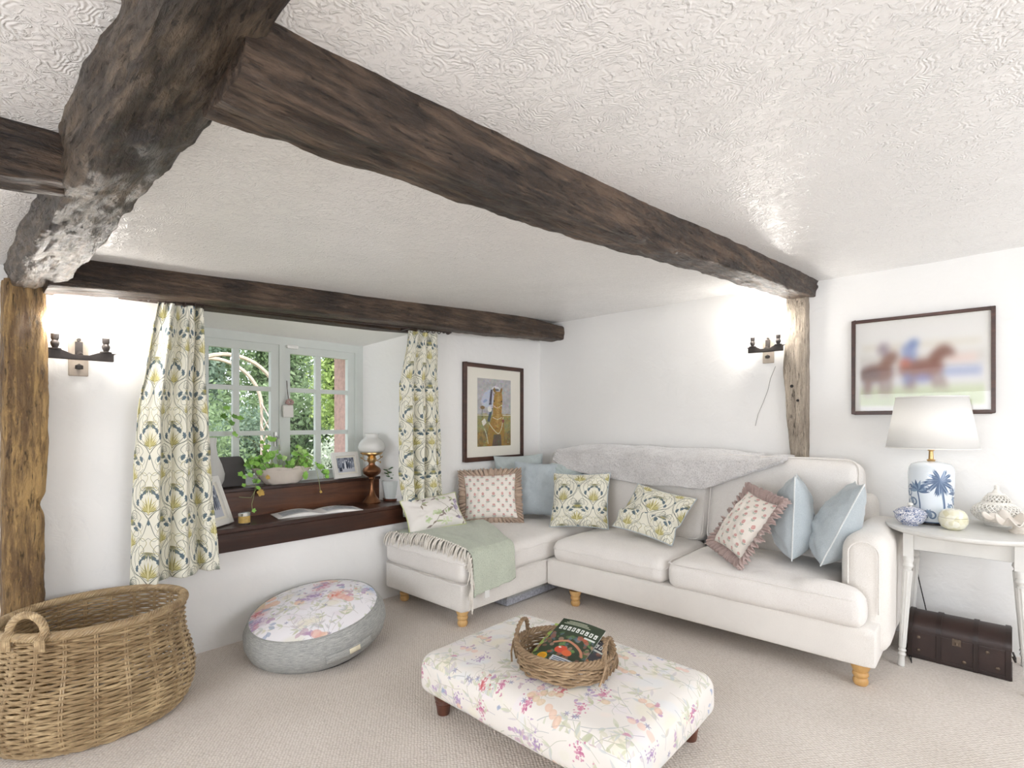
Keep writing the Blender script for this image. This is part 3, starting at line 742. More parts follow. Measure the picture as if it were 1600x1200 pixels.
# window wall with the opening (splayed reveal)
WX0, WX1, WZ0, WZ1 = -3.06, -1.56, .66, 1.985     # opening at the room face
FX0, FX1, FZ0, FZ1 = -2.91, -1.72, .86, 1.905     # opening at the frame
YF = .47; YO = .74
b = MB(); T = 2.5
b.add([(XL, 0, 0), (WX0, 0, 0), (WX0, 0, T), (XL, 0, T)], [(0, 1, 2, 3)])
b.add([(WX1, 0, 0), (0.1, 0, 0), (.1, 0, T), (WX1, 0, T)], [(0, 1, 2, 3)])
b.add([(WX0, 0, 0), (WX1, 0, 0), (WX1, 0, WZ0), (WX0, 0, WZ0)], [(0, 1, 2, 3)])
b.add([(WX0, 0, WZ1), (WX1, 0, WZ1), (WX1, 0, T), (WX0, 0, T)], [(0, 1, 2, 3)])
a = [(WX0, 0, WZ0), (WX1, 0, WZ0), (WX1, 0, WZ1), (WX0, 0, WZ1)]; c = [(FX0, YF + .06, WZ0), (FX1, YF + .06, WZ0), (FX1, YF + .06, FZ1), (FX0, YF + .06, FZ1)]
b.add(a + c, [(1, 2, 6, 5), (2, 3, 7, 6), (3, 0, 4, 7), (0, 1, 5, 4)])
d = [(XL, YF + .06, 0), (FX0, YF + .06, 0), (FX0, YF + .06, T), (XL, YF + .06, T), (FX1, YF + .06, 0), (.1, YF + .06, 0), (.1, YF + .06, T), (FX1, YF + .06, T), (FX0, YF + .06, FZ0 - .02), (FX1, YF + .06, FZ0 - .02), (FX0, YF + .06, FZ1), (FX1, YF + .06, FZ1)]
b.add(d, [(0, 3, 2, 1), (4, 7, 6, 5), (1, 8, 9, 4), (10, 2, 7, 11)])
b.build('wall_front', M_wall, merge=False, smooth=False, kind='structure')
# outer masonry reveal of the window
M_brick = plain('pink_brick', '#c9a49c', .8, 0, 30, .15, .6, 60)
b = MB(); y0 = YF + .061
b.box(XL, -2.99, y0, YO, 0, T); b.box(-1.795, .3, y0, YO, 0, T); b.box(-2.99, -1.795, y0, YO, 0, .80); b.box(-2.99, -1.795, y0, YO, 1.90, T)
b.build('wall_outer', M_brick, smooth=False, kind='structure')
# right wall (behind the sofa) very slightly uneven; unseen rear and left walls with openings added to let light in
def wallgrid(name, p0, p1, h=2.45):
    b = MB(); p0 = Vector(p0); p1 = Vector(p1); nrm = Vector((p1.y - p0.y, -(p1.x - p0.x), 0)).normalized()
    b.grid(lambda u, v: p0.lerp(p1, u) + Vector((0, 0, v * h)) + nrm * .006 * fbm((u * 6, v * 3, p0.x), 2), 90, 40)
    b.box(*sorted((p0.x - nrm.x * .02, p1.x - nrm.x * .15)), *sorted((p0.y - nrm.y * .02, p1.y - nrm.y * .15)), 0, h)
    return b.build(name, M_wall, merge=False, angle=180, kind='structure')
b = MB(); b.grid(lambda u, v: Vector((.006 * fbm((u * 9, v * 4, 3), 2) + .002, lerp(.1, YB, u), v * 2.5)), 90, 40)
b.build('wall_right', M_wall, merge=False, angle=180, kind='structure')
b = MB()
b.box(XL, -3.0, YB - .1, YB, 0, T); b.box(-.8, .1, YB - .1, YB, 0, T); b.box(-3.0, -.8, YB - .1, YB, 0, .8); b.box(-3.0, -.8, YB - .1, YB, 2.05, T)
b.build('wall_rear', M_wall, smooth=False, kind='structure')
b = MB()
b.box(XL - .1, XL, YB, -3.8, 0, T); b.box(XL - .1, XL, -1.6, .1, 0, T); b.box(XL - .1, XL, -3.8, -1.6, 0, .75); b.box(XL - .1, XL, -3.8, -1.6, 1.82, T)
b.build('wall_left', M_wall, smooth=False, kind='structure')
# hairline crack and dents on the right wall stay as thin geometry
b = MB(); b.tube([(-.001, -2.19 + .0 * k, 1.72 - .09 * k) if 0 else (-.001, -2.17 + .028 * k + .006 * math.sin(k * 2), 1.70 - .085 * k) for k in range(6)], .0016, 4)
b.build('trim_1', plain('crack', '#8f8c86', .9), kind='structure')

# ------------------------------------------------------------------ beams and posts
def beam(name, stations, mat, label, amp=.012, n=150, K=9, seed=0, rnd=.16, extra=None, freq=5.0, cat='beam'):
    """stations: list of (t, [4 corner points]) ; corners around the section"""
    ts = [s[0] for s in stations]
    def corner(k, t): return Vector([interp(ts, [s[1][k][i] for s in stations], t) for i in range(3)])
    b = MB(); ring = 4 * K; vs = []; uv = []
    e = sum((Vector(p) for p in stations[-1][1]), Vector()) - sum((Vector(p) for p in stations[0][1]), Vector())
    st = [.22 if abs(c) == max(abs(e.x), abs(e.y), abs(e.z)) else 1 for c in e]
    for i in range(n + 1):
        t = i / n; C = [corner(k, t) for k in range(4)]; cen = sum(C, Vector()) / 4
        P = []
        for k in range(4):
            for q in range(K):
                P.append(C[k].lerp(C[(k + 1) % 4], q / K))
        # round the arrises
        for _ in range(2):
            P = [P[j] * .5 + (P[j - 1] + P[(j + 1) % ring]) * .25 for j in range(ring)] if rnd > .1 else P
        for j, p in enumerate(P):
            d = (p - cen); dn = d.normalized() if d.length > 1e-6 else d
            s_ = Vector(p); 
            q = Vector((s_.x, s_.y, s_.z)); 
            qs = Vector((q.x * st[0], q.y * st[1], q.z * st[2]))
            a = fbm(qs * freq + Vector((seed, 0, 0)), 3) * amp * .6 + fbm(qs * freq * 6 + Vector((0, seed, 0)), 4) * amp * .85
            if extra: a += extra(t, j / ring, q)
            vs.append(p + dn * a); uv.append((t, j / ring))
    F = [(i * ring + j, i * ring + (j + 1) % ring, (i + 1) * ring + (j + 1) % ring, (i + 1) * ring + j) for i in range(n) for j in range(ring)]
    F.append(tuple(range(ring - 1, -1, -1))); F.append(tuple(n * ring + j for j in range(ring)))
    b.add(vs, F, uv); o = b.build(name, mat, merge=True, angle=60)
    return set_props(o, label, cat)

def secA(y, xl, xr, zb, zbl):   # tie beam section : left-top, right-top, right-bottom, left-bottom
    return [(xl, y, zc(xl) + .05), (xr, y, zc(xr) + .05), (xr, y, zb), (xl + .03, y, zbl)]
def knot(t, a, q):
    return .03 * math.exp(-((q.y + 1.75) ** 2 / .03 + (q.x + 3.74) ** 2 / .004)) - .012 * math.exp(-((q.y + 1.18) ** 2 / .03 + (q.x + 3.84) ** 2 / .004)) + .02 * math.exp(-((q.y + 1.95) ** 2 / .006 + (q.x + 3.70) ** 2 / .002))
beam('tie_beam', [(0, secA(-4.4, -3.83, -3.60, 1.99, 1.95)), (.25, secA(-3.3, -3.83, -3.61, 1.99, 1.93)), (.44, secA(-2.45, -3.83, -3.625, 1.995, 1.93)), (.48, secA(-2.28, -3.83, -3.625, 1.98, 1.92)), (.525, secA(-2.08, -3.83, -3.625, 1.935, 1.90)), (.64, secA(-1.6, -3.835, -3.625, 1.935, 1.885)), (.72, secA(-1.2, -3.83, -3.625, 1.925, 1.89)),
                  (.85, secA(-.7, -3.83, -3.63, 1.91, 1.90)), (1, secA(0.02, -3.83, -3.65, 1.90, 1.895))], M_beamY,
     'massive crooked dark oak tie beam running overhead to the left post', .015, 300, 12, 3, extra=knot)
def secB(x, yn, yf, zb, zf):
    return [(x, yn, zc(x) + .04), (x, yn + .02, zb), (x, yf, zf), (x, yf, zc(x) + .04)]
beam('ceiling_beam', [(0, secB(-3.66, -2.335, -2.10, 1.915, 1.915)), (.05, secB(-3.48, -2.33, -2.12, 1.91, 1.915)), (.17, secB(-3.0, -2.33, -2.14, 1.93, 1.935)), (.34, secB(-2.4, -2.345, -2.155, 1.975, 1.975)),
                      (.48, secB(-1.9, -2.37, -2.17, 2.005, 2.02)), (.68, secB(-1.2, -2.41, -2.20, 2.065, 2.075)), (.85, secB(-.5, -2.43, -2.235, 2.11, 2.125)), (1, secB(.02, -2.445, -2.25, 2.155, 2.165))], M_beamX,
     'long dark oak ceiling beam crossing the room to the pale post by the right sconce', .011, 320, 12, 9)
def secC(x, zb, zt): return [(x, -.30, zt), (x, -.30, zb), (x, -.12, zb - .005), (x, -.12, zt)]
beam('window_beam', [(0, secC(-3.70, 1.885, 2.07)), (.15, secC(-3.15, 1.935, 2.10)), (.52, secC(-1.8, 1.995, 2.19)), (.72, secC(-1.1, 2.02, 2.24)), (1, secC(.0, 2.09, 2.222))], M_beamX,
     'dark oak beam running above the curtains along the window wall', .008, 180, 8, 21)
b = [(-4.9, 0), (-3.80, 0)]
beam('side_beam', [(0, [(-4.9, -1.60, 2.0), (-4.9, -1.60, 1.80), (-4.9, -1.40, 1.80), (-4.9, -1.40, 2.0)]), (1, [(-3.79, -1.60, 2.05), (-3.79, -1.59, 1.905), (-3.79, -1.44, 1.895), (-3.79, -1.44, 2.05)])], M_beamX,
     'short dark beam entering from the left into the crooked tie beam', .008, 60, 8, 33)
# the plaster fills the gap between window beam and wall top
def postsec(z, x0, x1, y0=-.13, y1=.02): return [(x0, y0, z), (x1, y0, z), (x1, y1, z), (x0, y1, z)]
def notch(t, a, q):
    return -.02 * math.exp(-((q.z - .93) ** 2 / .0012)) * (1 if q.x > -3.72 else 0)
beam('oak_post', [(0, postsec(0, -3.83, -3.685)), (.45, postsec(.86, -3.83, -3.69)), (.6, postsec(1.15, -3.83, -3.675)), (1, postsec(1.93, -3.83, -3.685))], M_post,
     'golden-brown weathered oak post standing left of the left sconce', .008, 130, 8, 40, extra=notch, cat='post')
def postr(z, y0, y1): return [(-.055, y0, z), (-.055, y1, z), (.02, y1, z), (.02, y0, z)]
beam('oak_post', [(0, postr(0, -2.39, -2.28)), (.5, postr(1.1, -2.385, -2.275)), (.62, postr(1.35, -2.385, -2.25)), (.68, postr(1.5, -2.385, -2.245)), (.76, postr(1.66, -2.385, -2.228)), (.9, postr(2.0, -2.385, -2.25)), (1, postr(2.18, -2.38, -2.25))], M_postG,
     'pale grey-brown oak post with peg holes beside the right sconce, behind the sofa', .004, 130, 8, 50, freq=7, cat='post')
# peg holes
pp = bpy.data.objects['oak_post.001']
for (y, z, r) in ((-2.29, 1.55, .011), (-2.327, 1.45, .009)):
    b = MB(); b.lathe([(.0001, 0), (r, 0), (r, .004)], 12, M=Matrix.Translation((-.062, y, z)) @ Matrix.Rotation(PI / 2, 4, 'Y'))
    b.build('peg_hole', M_black, pp, world=False)

# lintel board over the window
b = MB(); b.box(0, 1.86, -.02, .10, -.035, .03)
o = b.build('lintel_board', wood('lintel_oak', '#2b1d17', '#57412f', 'X', .5, .7, old=True), smooth=False, bevel=.004)
o.location = (-3.40, -.035, 1.965); o.rotation_euler = (0, -math.atan2(.055, 1.85), 0)
set_props(o, 'thin dark lintel board directly above the window recess', 'lintel')

# ------------------------------------------------------------------ window
win = thing('window_1', 'pale grey-green casement window with small panes', 'window', (-2.31, YF, FZ0), kind='structure'); del win['category']
b = MB()
b.box(FX0 - .03, FX0 + .035, YF - .01, YF + .06, FZ0 + .03, FZ1 - .05); b.box(FX1 - .05, FX1 + .025, YF - .01, YF + .06, FZ0 + .03, FZ1 - .05)
b.box(FX0 - .03, FX1 + .025, YF - .01, YF + .06, FZ1 - .05, FZ1 + .02); b.box(FX0 - .03, FX1 + .025, YF - .01, YF + .06, FZ0 - .02, FZ0 + .03)
b.box(-2.375, -2.335, YF - .012, YF + .06, FZ0 + .03, FZ1 - .05)
b.build('window_frame', M_frame_paint, win, smooth=False, merge=False)
def casement(x0, x1, gl, gr, cols, y, name='casement'):
    b = MB(); zt = FZ1 - .05; zb = FZ0 + .03; y1 = y + .04
    b.box(x0, gl, y, y1, zb, zt); b.box(gr, x1, y, y1, zb, zt); b.box(gl, gr, y, y1, 1.80, zt); b.box(gl, gr, y, y1, zb, zb + .05)
    for (c0, c1) in cols: b.box(c0, c1, y + .004, y1 - .004, zb + .05, 1.80)
    for zr in (1.536, 1.225): b.box(gl, gr, y + .006, y1 - .006, zr - .016, zr + .016)
    o = b.build(name, M_frame_paint, win, smooth=False, merge=False)
    g = MB(); g.box(gl, gr, y + .016, y + .022, zb + .05, 1.80); g.build('pane', M_glass, o, smooth=False)
    return o
casement(-2.875, -2.375, -2.83, -2.43, [(-2.68, -2.64)], YF)
c2 = casement(-2.335, -1.768, -2.292, -1.828, [(-2.095, -2.052)], YF)
b = MB(); b.tube([(-2.405, YF - .02, 1.20), (-2.395, YF - .045, 1.18), (-2.385, YF - .045, 1.10)], .007); b.box(-2.412, -2.396, YF - .022, YF, 1.13, 1.23)
b.build('window_handle', M_steel, win)
b = MB(); b.softbox(-2.325, -2.24, YF - .03, YF - .001, 1.835, 1.862, .01, n=6)
o = b.build('window_sensor', M_plastic); set_props(o, 'small white plastic clip at the top of the right casement', 'sensor')

# sill boards (lower shelf, riser, upper ledge)
sl = thing('window_seat_sill', 'dark stained two-step wooden window sill below the window', 'window sill', (-2.31, 0, .54))
b = MB(); b.box(-3.12, -1.52, -.035, .31, .655, .685); b.build('sill_board', M_sill, sl, smooth=False, bevel=.006)
b = MB(); b.box(-3.10, -1.54, -.022, -.001, .545, .655); b.build('fascia', M_sill, sl, smooth=False, bevel=.003)
b = MB(); b.box(-3.02, -1.60, .30, .318, .685, .85); b.build('riser', M_riser, sl, smooth=False)
b = MB(); b.box(-3.02, -1.60, .29, YF - .002, .85, .872); b.build('upper_ledge', M_sill, sl, smooth=False, bevel=.004)

# ------------------------------------------------------------------ curtains and pole
def curtain(name, zs, xl, xr, nf, amp, label, seed, zbot_r, y0=-.15, side=1):
    zt = zs[0]; zb = zs[-1]; b = MB(); R = random.Random(seed); ph = [R.uniform(-.5, .5) for _ in range(9)]
    def fn(u, v):
        z = lerp(zt, lerp(zb, zbot_r, u), v); zz = lerp(zt, zb, v)
        a = interp(zs[::-1], xl[::-1], zz); c = interp(zs[::-1], xr[::-1], zz)
        fw = u + .012 * math.sin(u * nf * 4 * PI + 1)
        sway = .10 * math.sin(v * 3.1 + ph[0]) * u * (1 - u) + .03 * math.sin(v * 7 + ph[1] + u * 9) * u * (1 - u)
        x = lerp(a, c, min(1, max(0, fw + sway)))
        k = .55 + .45 * sm(v * 1.6)
        y = y0 + amp * k * math.sin(u * nf * 2 * PI + 1.3 * math.sin(v * 2.2 + ph[2])) + amp * .35 * math.sin(u * nf * 4.7 * PI + v * 3 + ph[3]) * k
        y += .018 * fbm((u * 5, v * 6, seed), 2)
        if v < .05: y += amp * .4 * math.sin(u * nf * 4 * PI) * (1 - v / .05)
        y = min(y, -.055)
        return Vector((x, y, z))
    cw = 1.7 * (xr[-1] - xl[-1]); H = zt - zb
    b.grid(fn, 150, 170, uvf=lambda u, v: (u * cw, (1 - v) * H))
    o = b.build(name, M_curtain, angle=180, merge=False)
    s = o.modifiers.new('thick', 'SOLIDIFY'); s.thickness = .003
    return set_props(o, label, 'curtain', 'scroll print curtains at the window')
curtain('curtain', [1.915, 1.36, .9, .48], [-3.265, -3.345, -3.365, -3.375], [-3.055, -3.045, -3.015, -2.985], 2.6, .042,
        'scroll-patterned curtain hanging left of the window, ending over the wicker laundry basket', 4, .50)
curtain('curtain', [1.985, 1.58, .92, .60], [-1.665, -1.74, -1.73, -1.70], [-1.385, -1.37, -1.355, -1.35], 3.4, .030,
        'scroll-patterned curtain hanging right of the window, behind the green branch cushion', 8, .60, y0=-.105)
pr = thing('curtain_pole', 'dark wooden curtain pole with turned finials over the window', 'curtain pole', (-2.3, -.17, 1.95))
def polep(x): return Vector((x, -.15, interp([-3.3, -1.29], [1.927, 2.016], x)))
b = MB(); b.tube([polep(-3.30), polep(-1.36)], .0125, 12); b.build('pole', M_pole, pr)
for sx, x0 in ((1, -1.37), (-1, -3.29)):
    b = MB(); ax = Matrix.Translation(polep(x0)) @ Matrix.Rotation(sx * PI / 2, 4, 'Y')
    b.lathe([(.0125, 0), (.019, .005), (.019, .012), (.011, .018), (.013, .028), (.021, .040), (.024, .050), (.018, .064), (.008, .072), (.010, .078), (.0001, .088)], 14, M=ax); b.build('finial', M_pole, pr)
for k in range(5):
    for x in (-3.235 + .045 * k, -1.63 + .055 * k):
        b = MB(); c = polep(x); b.tube([c + Vector((0, .020 * math.cos(a), .020 * math.sin(a) - .005)) for a in [2 * PI * i / 14 for i in range(14)]], .0032, 6, closed=True)
        b.build('curtain_ring', M_pole, pr)
b = MB(); b.box(-1.70, -1.68, -.15, -.001, 1.985, 2.01); b.build('bracket', M_pole, pr, smooth=False)

# ------------------------------------------------------------------ sconces
def sconce(loc, rz, label, power, gap=.095):
    t = thing('wall_sconce', label, 'wall light', loc, (0, 0, rz), group='two-bulb wall lights')   # local: wall plane y=0, room toward -y
    b = MB(); b.box(-.038, .038, -.014, -.001, -.115, .115); b.build('backplate', M_back, t, world=False, smooth=False, bevel=.004)
    b = MB(); b.box(-.014, .014, -.03, -.014, -.02, .05); b.tube([(0, -.014, .06), (0, -.028, .06)], .008, 10); b.tube([(0, -.014, -.0), (0, -.075, -.02)], .011, 8); b.lathe([(.0001, 0), (.016, .004), (.016, .02), (.0001, .03)], 10, (0, -.03, -.085)); b.build('bracket', M_iron, t, world=False)
    b = MB(); b.prism([(-gap - .03, .012), (-gap - .03, -.022), (gap + .03, -.022), (gap + .03, .012), (gap + .045, .018), (gap - .02, .022), (.03, .002), (-.03, .002), (-gap + .02, .022), (-gap - .045, .018)][::-1], -.012, .012,
            M=Matrix.Translation((0, -.08, -.02)) @ Matrix.Rotation(PI / 2, 4, 'X')); b.build('arm_bar', M_iron, t, world=False, smooth=False, bevel=.003)
    for s_ in (-1, 1):
        b = MB(); b.lathe([(.0001, 0), (.024, .0), (.024, .005), (.010, .007), (.016, .022), (.017, .032), (.011, .042), (.015, .05), (.015, .072), (.0001, .073)], 14, (s_ * gap, -.08, .0)); h_ = b.build('lamp_holder', M_iron, t, world=False)
        b = MB(); b.lathe([(.009, .07), (.012, .078), (.022, .096), (.024, .108), (.02, .122), (.009, .132), (.0001, .134)], 16, (s_ * gap, -.08, .0)); b.build('bulb', M_bulb, t, world=False)
        p = Matrix.Rotation(rz, 4, 'Z') @ Vector((s_ * gap, -.12, .115)) + Vector(loc)
        lamp('sconce_light', 'POINT', p, power, (1, .945, .87), size=.03)
    return t
sconce((-3.558, 0, 1.64), 0, 'iron wall sconce with two lit bulbs between the left post and curtain', 3.4)
sconce((-.002, -2.125, 1.84), -PI / 2, 'iron wall sconce with two lit bulbs beside the pale post', 3.4, .085)

# ------------------------------------------------------------------ pictures
def picture(name, loc, rz, w_, h_, fw, mw, art, arts, label, cat='picture', fd=.025, mount=M_mat, tilt=0):
    t = thing(name, label, cat, loc, (0, 0, rz)); b = MB()
    x, z = w_ / 2, h_ / 2
    for (x0, x1, z0, z1) in ((-x, -x + fw, -z, z), (x - fw, x, -z, z), (-x + fw, x - fw, z - fw, z), (-x + fw, x - fw, -z, -z + fw)): b.box(x0, x1, -fd, -.002, z0, z1)
    b.build('frame', M_darkframe, t, world=False, smooth=False, bevel=.004)
    if mw:
        b = MB(); b.box(-x + fw, x - fw, -.010, -.003, -z + fw, z - fw); b.build('mount', mount, t, world=False, smooth=False)
    a, c = arts
    b = MB(); b.add([(-a / 2, -.0115, -c / 2), (a / 2, -.0115, -c / 2), (a / 2, -.0115, c / 2), (-a / 2, -.0115, c / 2)], [(0, 1, 2, 3)], [(0, 0), (1, 0), (1, 1), (0, 1)])
    b.build('print', art, t, world=False, smooth=False, merge=False)
    b = MB(); b.box(-x + fw, x - fw, -.0165, -.0145, -z + fw, z - fw); b.build('glass', M_pglass, t, world=False, smooth=False)
    return t
picture('framed_picture', (-.652, 0, 1.388), 0, .77, .85, .036, 1, M_horse, (.43, .60), 'dark-framed print of a jockey on a chestnut horse, right of the window', 'picture')
picture('framed_picture', (0, -2.978, 1.655), -PI / 2, .69, .605, .020, 1, M_race, (.645, .56), 'dark-framed blurred horse racing print above the white table lamp', 'picture')

# ------------------------------------------------------------------ sofa
sofa = thing('corner_sofa', 'cream fabric corner sofa with chaise and turned pine feet', 'sofa', (-.9, -1.4, 0))
b = MB()
b.softbox(-1.0, -.04, -2.89, -.88, .105, .30, .022, n=10); b.softbox(-1.83, -.04, -.875, -.045, .105, .29, .022, n=10)
b.build('base', M_sofa, sofa, angle=60)
b = MB(); b.softbox(-.22, -.03, -2.79, -.32, .25, .86, .06, amp=.004, n=16); b.build('back_frame', M_sofa, sofa, angle=60)
# arm
b = MB(); b.softbox(-.865, -.05, -2.925, -2.715, .12, .72, .085, dome=.012, amp=.006, n=22); arm = b.build('arm', M_sofa, sofa, angle=60)
b = MB(); P = []
for k in range(11):
    a = PI * k / 10; P.append((-.864, -2.82 + .066 * math.cos(a), .632 + .062 * math.sin(a)))
b.tube([(-.862, -2.733, .45)] + P + [(-.862, -2.917, .13)], .005, 6) if 0 else b.tube([(-.864, -2.754, .47)] + P[::1] + [(-.866, -2.886, .34)], .005, 6)
b.build('piping', M_sofa, arm)
def pad(name, boxes, seam_z, seam, seed, parent=sofa, mat=M_seat, dome=.035, amp=.006, r=.055):
    b = MB()
    for bx in boxes: b.softbox(*bx, r=r, dome=dome, amp=amp, seed=seed, n=26, side=.002, fq=4)
    o = b.build(name, mat, parent, angle=180)
    if len(boxes) > 1:
        m_ = o.modifiers.new('join', 'REMESH'); m_.mode = 'VOXEL'; m_.voxel_size = .014; m_.use_smooth_shade = True
        s_ = o.modifiers.new('smooth', 'SMOOTH'); s_.iterations = 6
    if seam:
        s = MB(); s.tube(seam, .0045, 6, closed=True); s.build('piping', mat, o)
    return o
def loop(x0, x1, y0, y1, z, r=.05, g=.012):
    P = []; x0 -= g; x1 += g; y0 -= g; y1 += g
    for (cx, cy, a0) in ((x1 - r, y1 - r, 0), (x0 + r, y1 - r, PI / 2), (x0 + r, y0 + r, PI), (x1 - r, y0 + r, 1.5 * PI)):
        for k in range(7):
            a = a0 + PI / 2 * k / 6; P.append((cx + r * math.cos(a), cy + r * math.sin(a), z))
    Q = []
    for i in range(len(P)):
        p, q = Vector(P[i]), Vector(P[(i + 1) % len(P)]); n_ = max(1, int((q - p).length / .05))
        for k in range(n_): Q.append(p.lerp(q, k / n_) + Vector((0, 0, .004 * math.sin(i + k * 1.3))))
    return Q
pad('seat_cushion', [(-1.84, -.34, -.885, -.05, .285, .465)], 0, None, 1, dome=.03, r=.05)
ch = bpy.data.objects['seat_cushion']
for z, g in ((.285, .003), (.413, .004)):
    s = MB(); s.tube(loop(-1.84, -.34, -.885, -.05, z, .05, g), .0045, 6, closed=True); s.build('piping', M_seat, ch)
pad('seat_cushion', [(-1.03, -.30, -1.815, -.95, .295, .45)], 0, loop(-1.03, -.30, -1.815, -.95, .392, .06, .004), 2, dome=.045, r=.06)
pad('seat_cushion', [(-1.035, -.30, -2.705, -1.83, .29, .455), (-1.035, -.885, -2.85, -2.5, .29, .455)], 0, None, 3, dome=.035, r=.055)
s3 = bpy.data.objects['seat_cushion.002']
s = MB(); s.tube([(-.93, -2.842, .425), (-.98, -2.838, .428), (-1.01, -2.822, .43), (-1.030, -2.79, .432), (-1.034, -2.4, .442), (-1.034, -2.1, .444), (-1.03, -1.90, .442), (-1.0, -1.842, .44), (-.95, -1.828, .44), (-.5, -1.826, .44)], .0045, 6); s.build('piping', M_seat, s3)
# back cushions
def backc(y0, y1, seed, zt, lean=.16, x=-.33, extra=0):
    M = Matrix.Translation((x, 0, .44)) @ Matrix.Rotation(lean, 4, 'Y')
    b = MB(); b.softbox(-.10, .10, y0, y1, 0, zt - .44, .07, dome=.02, amp=.012, seed=seed, n=26, M=M, side=.02, fq=4)
    o = b.build('back_cushion', M_seat, sofa, angle=180)
    s = MB(); P = []
    for p in loop(.0, zt - .44 - .0, y0, y1, 0, .07, -.004): P.append(M @ Vector((-.075 + .0, p[1], min(p[0], zt - .44) + .008)))
    s.tube(P, .0045, 6, closed=True); s.build('piping', M_seat, o)
backc(-.94, -.36, 5, 1.03, .20, -.32); backc(-1.80, -.965, 6, 1.02, .20, -.32); backc(-2.72, -1.825, 7, 1.065, .20, -.32)
# feet
for (x, y) in ((-1.76, -.80), (-1.72, -.13), (-.97, -1.12), (-.94, -2.82), (-.12, -2.82), (-.12, -.15), (-.15, -1.5)):
    b = MB(); b.lathe([(.0001, 0), (.026, 0), (.032, .008), (.034, .022), (.030, .034), (.026, .038), (.032, .043), (.036, .052), (.034, .062), (.030, .066), (.036, .075), (.043, .095), (.043, .108)], 20, (x, y, 0)); b.build('foot', M_pine, sofa)

# ------------------------------------------------------------------ scatter cushions
def cush_mat(c, face, lean, roll=0, lift=0):
    rz = math.atan2(face[1], face[0]) + PI / 2
    return Matrix.Translation(c) @ Matrix.Rotation(rz, 4, 'Z') @ Matrix.Rotation(-math.radians(lean), 4, 'X') @ Matrix.Rotation(math.radians(roll), 4, 'Y')
def pillow(name, w_, h_, t_, c, face, lean, mat, label, roll=0, frill=None, seam=None, uvs=None, seed=0, pinch=.07, wr=.012, slump=0.0, uvoff=(0, 0), group=None, cat='cushion', sag=0.0, fold=0):
    """c = centre of the bottom edge; cushion lies in local xz, front faces -y"""
    M = cush_mat(c, face, lean, roll)
    t = thing(name, label, cat, c, group=group)
    def pt(u, v, sgn):
        a = (u * 2 - 1); e = (v * 2 - 1)
        a = math.copysign(abs(a) ** .85, a); e = math.copysign(abs(e) ** .85, e)
        X = a * w_ / 2 * (1 - pinch * (1 - e * e) ); Z = e * h_ / 2 * (1 - pinch * (1 - a * a))
        prof = max(0, (1 - abs(a) ** 2.5)) ** .52 * max(0, (1 - abs(e) ** 2.5)) ** .52
        low = 1 + .25 * (-e)
        th = t_ / 2 * prof * low
        n_ = wr * fbm((X * 8 + seed, Z * 8, seed * 1.7), 3) * (.3 + prof)
        rad = wr * .6 * math.sin(14 * math.atan2(e, a) + seed) * (abs(a * e)) ** .5 * prof
        y = -sgn * 0 + (-(th + n_ + rad) if sgn > 0 else (th + n_ * .5))
        Z2 = Z - slump * (1 - a * a) * max(0, e) * h_ 
        if fold: y -= fold * math.exp(-((e + .45) / .16) ** 2); 
        p = Vector((X, y, Z2 + h_ / 2 - 0)) 
        if sag: p.z -= sag * (a * .5 + .5) * max(0, e)
        return M @ p
    b = MB(); n = 44
    uvf = (lambda u, v: (u, v)) if uvs is None else (lambda u, v: (u * w_ + uvoff[0], v * h_ + uvoff[1]))
    b.grid(lambda u, v: pt(u, v, 1), n, n, uvf=uvf); b.grid(lambda u, v: pt(u, v, -1), n, n, flip=True, uvf=uvf)
    o = b.build('cover', mat, t, angle=180)
    edge = []
    for k in range(40): edge.append((k / 40, 0))
    for k in range(40): edge.append((1, k / 40))
    for k in range(40): edge.append((1 - k / 40, 1))
    for k in range(40): edge.append((0, 1 - k / 40))
    E = [(pt(u, v, 1) + pt(u, v, -1)) / 2 for u, v in edge]
    if seam is not None:
        s = MB(); s.tube(E, .004, 6, closed=True); s.build('piping', seam, t)
    if frill is not None:
        fw = .058; cen = sum(E, Vector()) / len(E); nrm = (M.to_3x3() @ Vector((0, -1, 0)))
        Nn = len(E) * 5; f = MB()
        rows = []
        for i in range(Nn):
            q = i / 5; i0 = int(q) % len(E); i1 = (i0 + 1) % len(E); p = E[i0].lerp(E[i1], q - int(q))
            d = (p - cen); d = (d - nrm * d.dot(nrm)).normalized()
            u, v = edge[i0]; cor = max(0, (abs(u - .5) + abs(v - .5)) - .7) 
            wv = math.sin(i * .42 + 2 * math.sin(i * .05)) * .017 + .008 * math.sin(i * .93 + seed)
            rows.append([p + d * (-.004), p + d * fw * .4 + nrm * (wv * .6 + .006), p + d * fw * (.75 + .3 * cor) + nrm * (wv + .004), p + d * (fw * (1 + .3 * cor) + .006 * math.sin(i * .8)) + nrm * wv * 1.15])
        vs = [p for r in rows for p in r]; F = []
        for i in range(Nn):
            j = (i + 1) % Nn
            for k in range(3): F.append((i * 4 + k, j * 4 + k, j * 4 + k + 1, i * 4 + k + 1))
        f.add(vs, F); fo = f.build('frill', frill, t, angle=180, merge=False); s_ = fo.modifiers.new('thick', 'SOLIDIFY'); s_.thickness = .002
    return t
pillow('cushion', .46, .27, .13, (-1.53, -.29, .512), (-.30, -1), 34, M_branch, 'cream cushion with green branch print at the far left of the chaise', roll=-5, seam=plain('lime_piping', '#c3c98e', .7), seed=1)
pillow('cushion', .43, .37, .14, (-1.02, -.33, .520), (-.72, -.69), 18, M_posy, 'frilled posy-print cushion standing upright on the chaise under the horse portrait', roll=-2, frill=M_frill, uvs=1, seed=2)
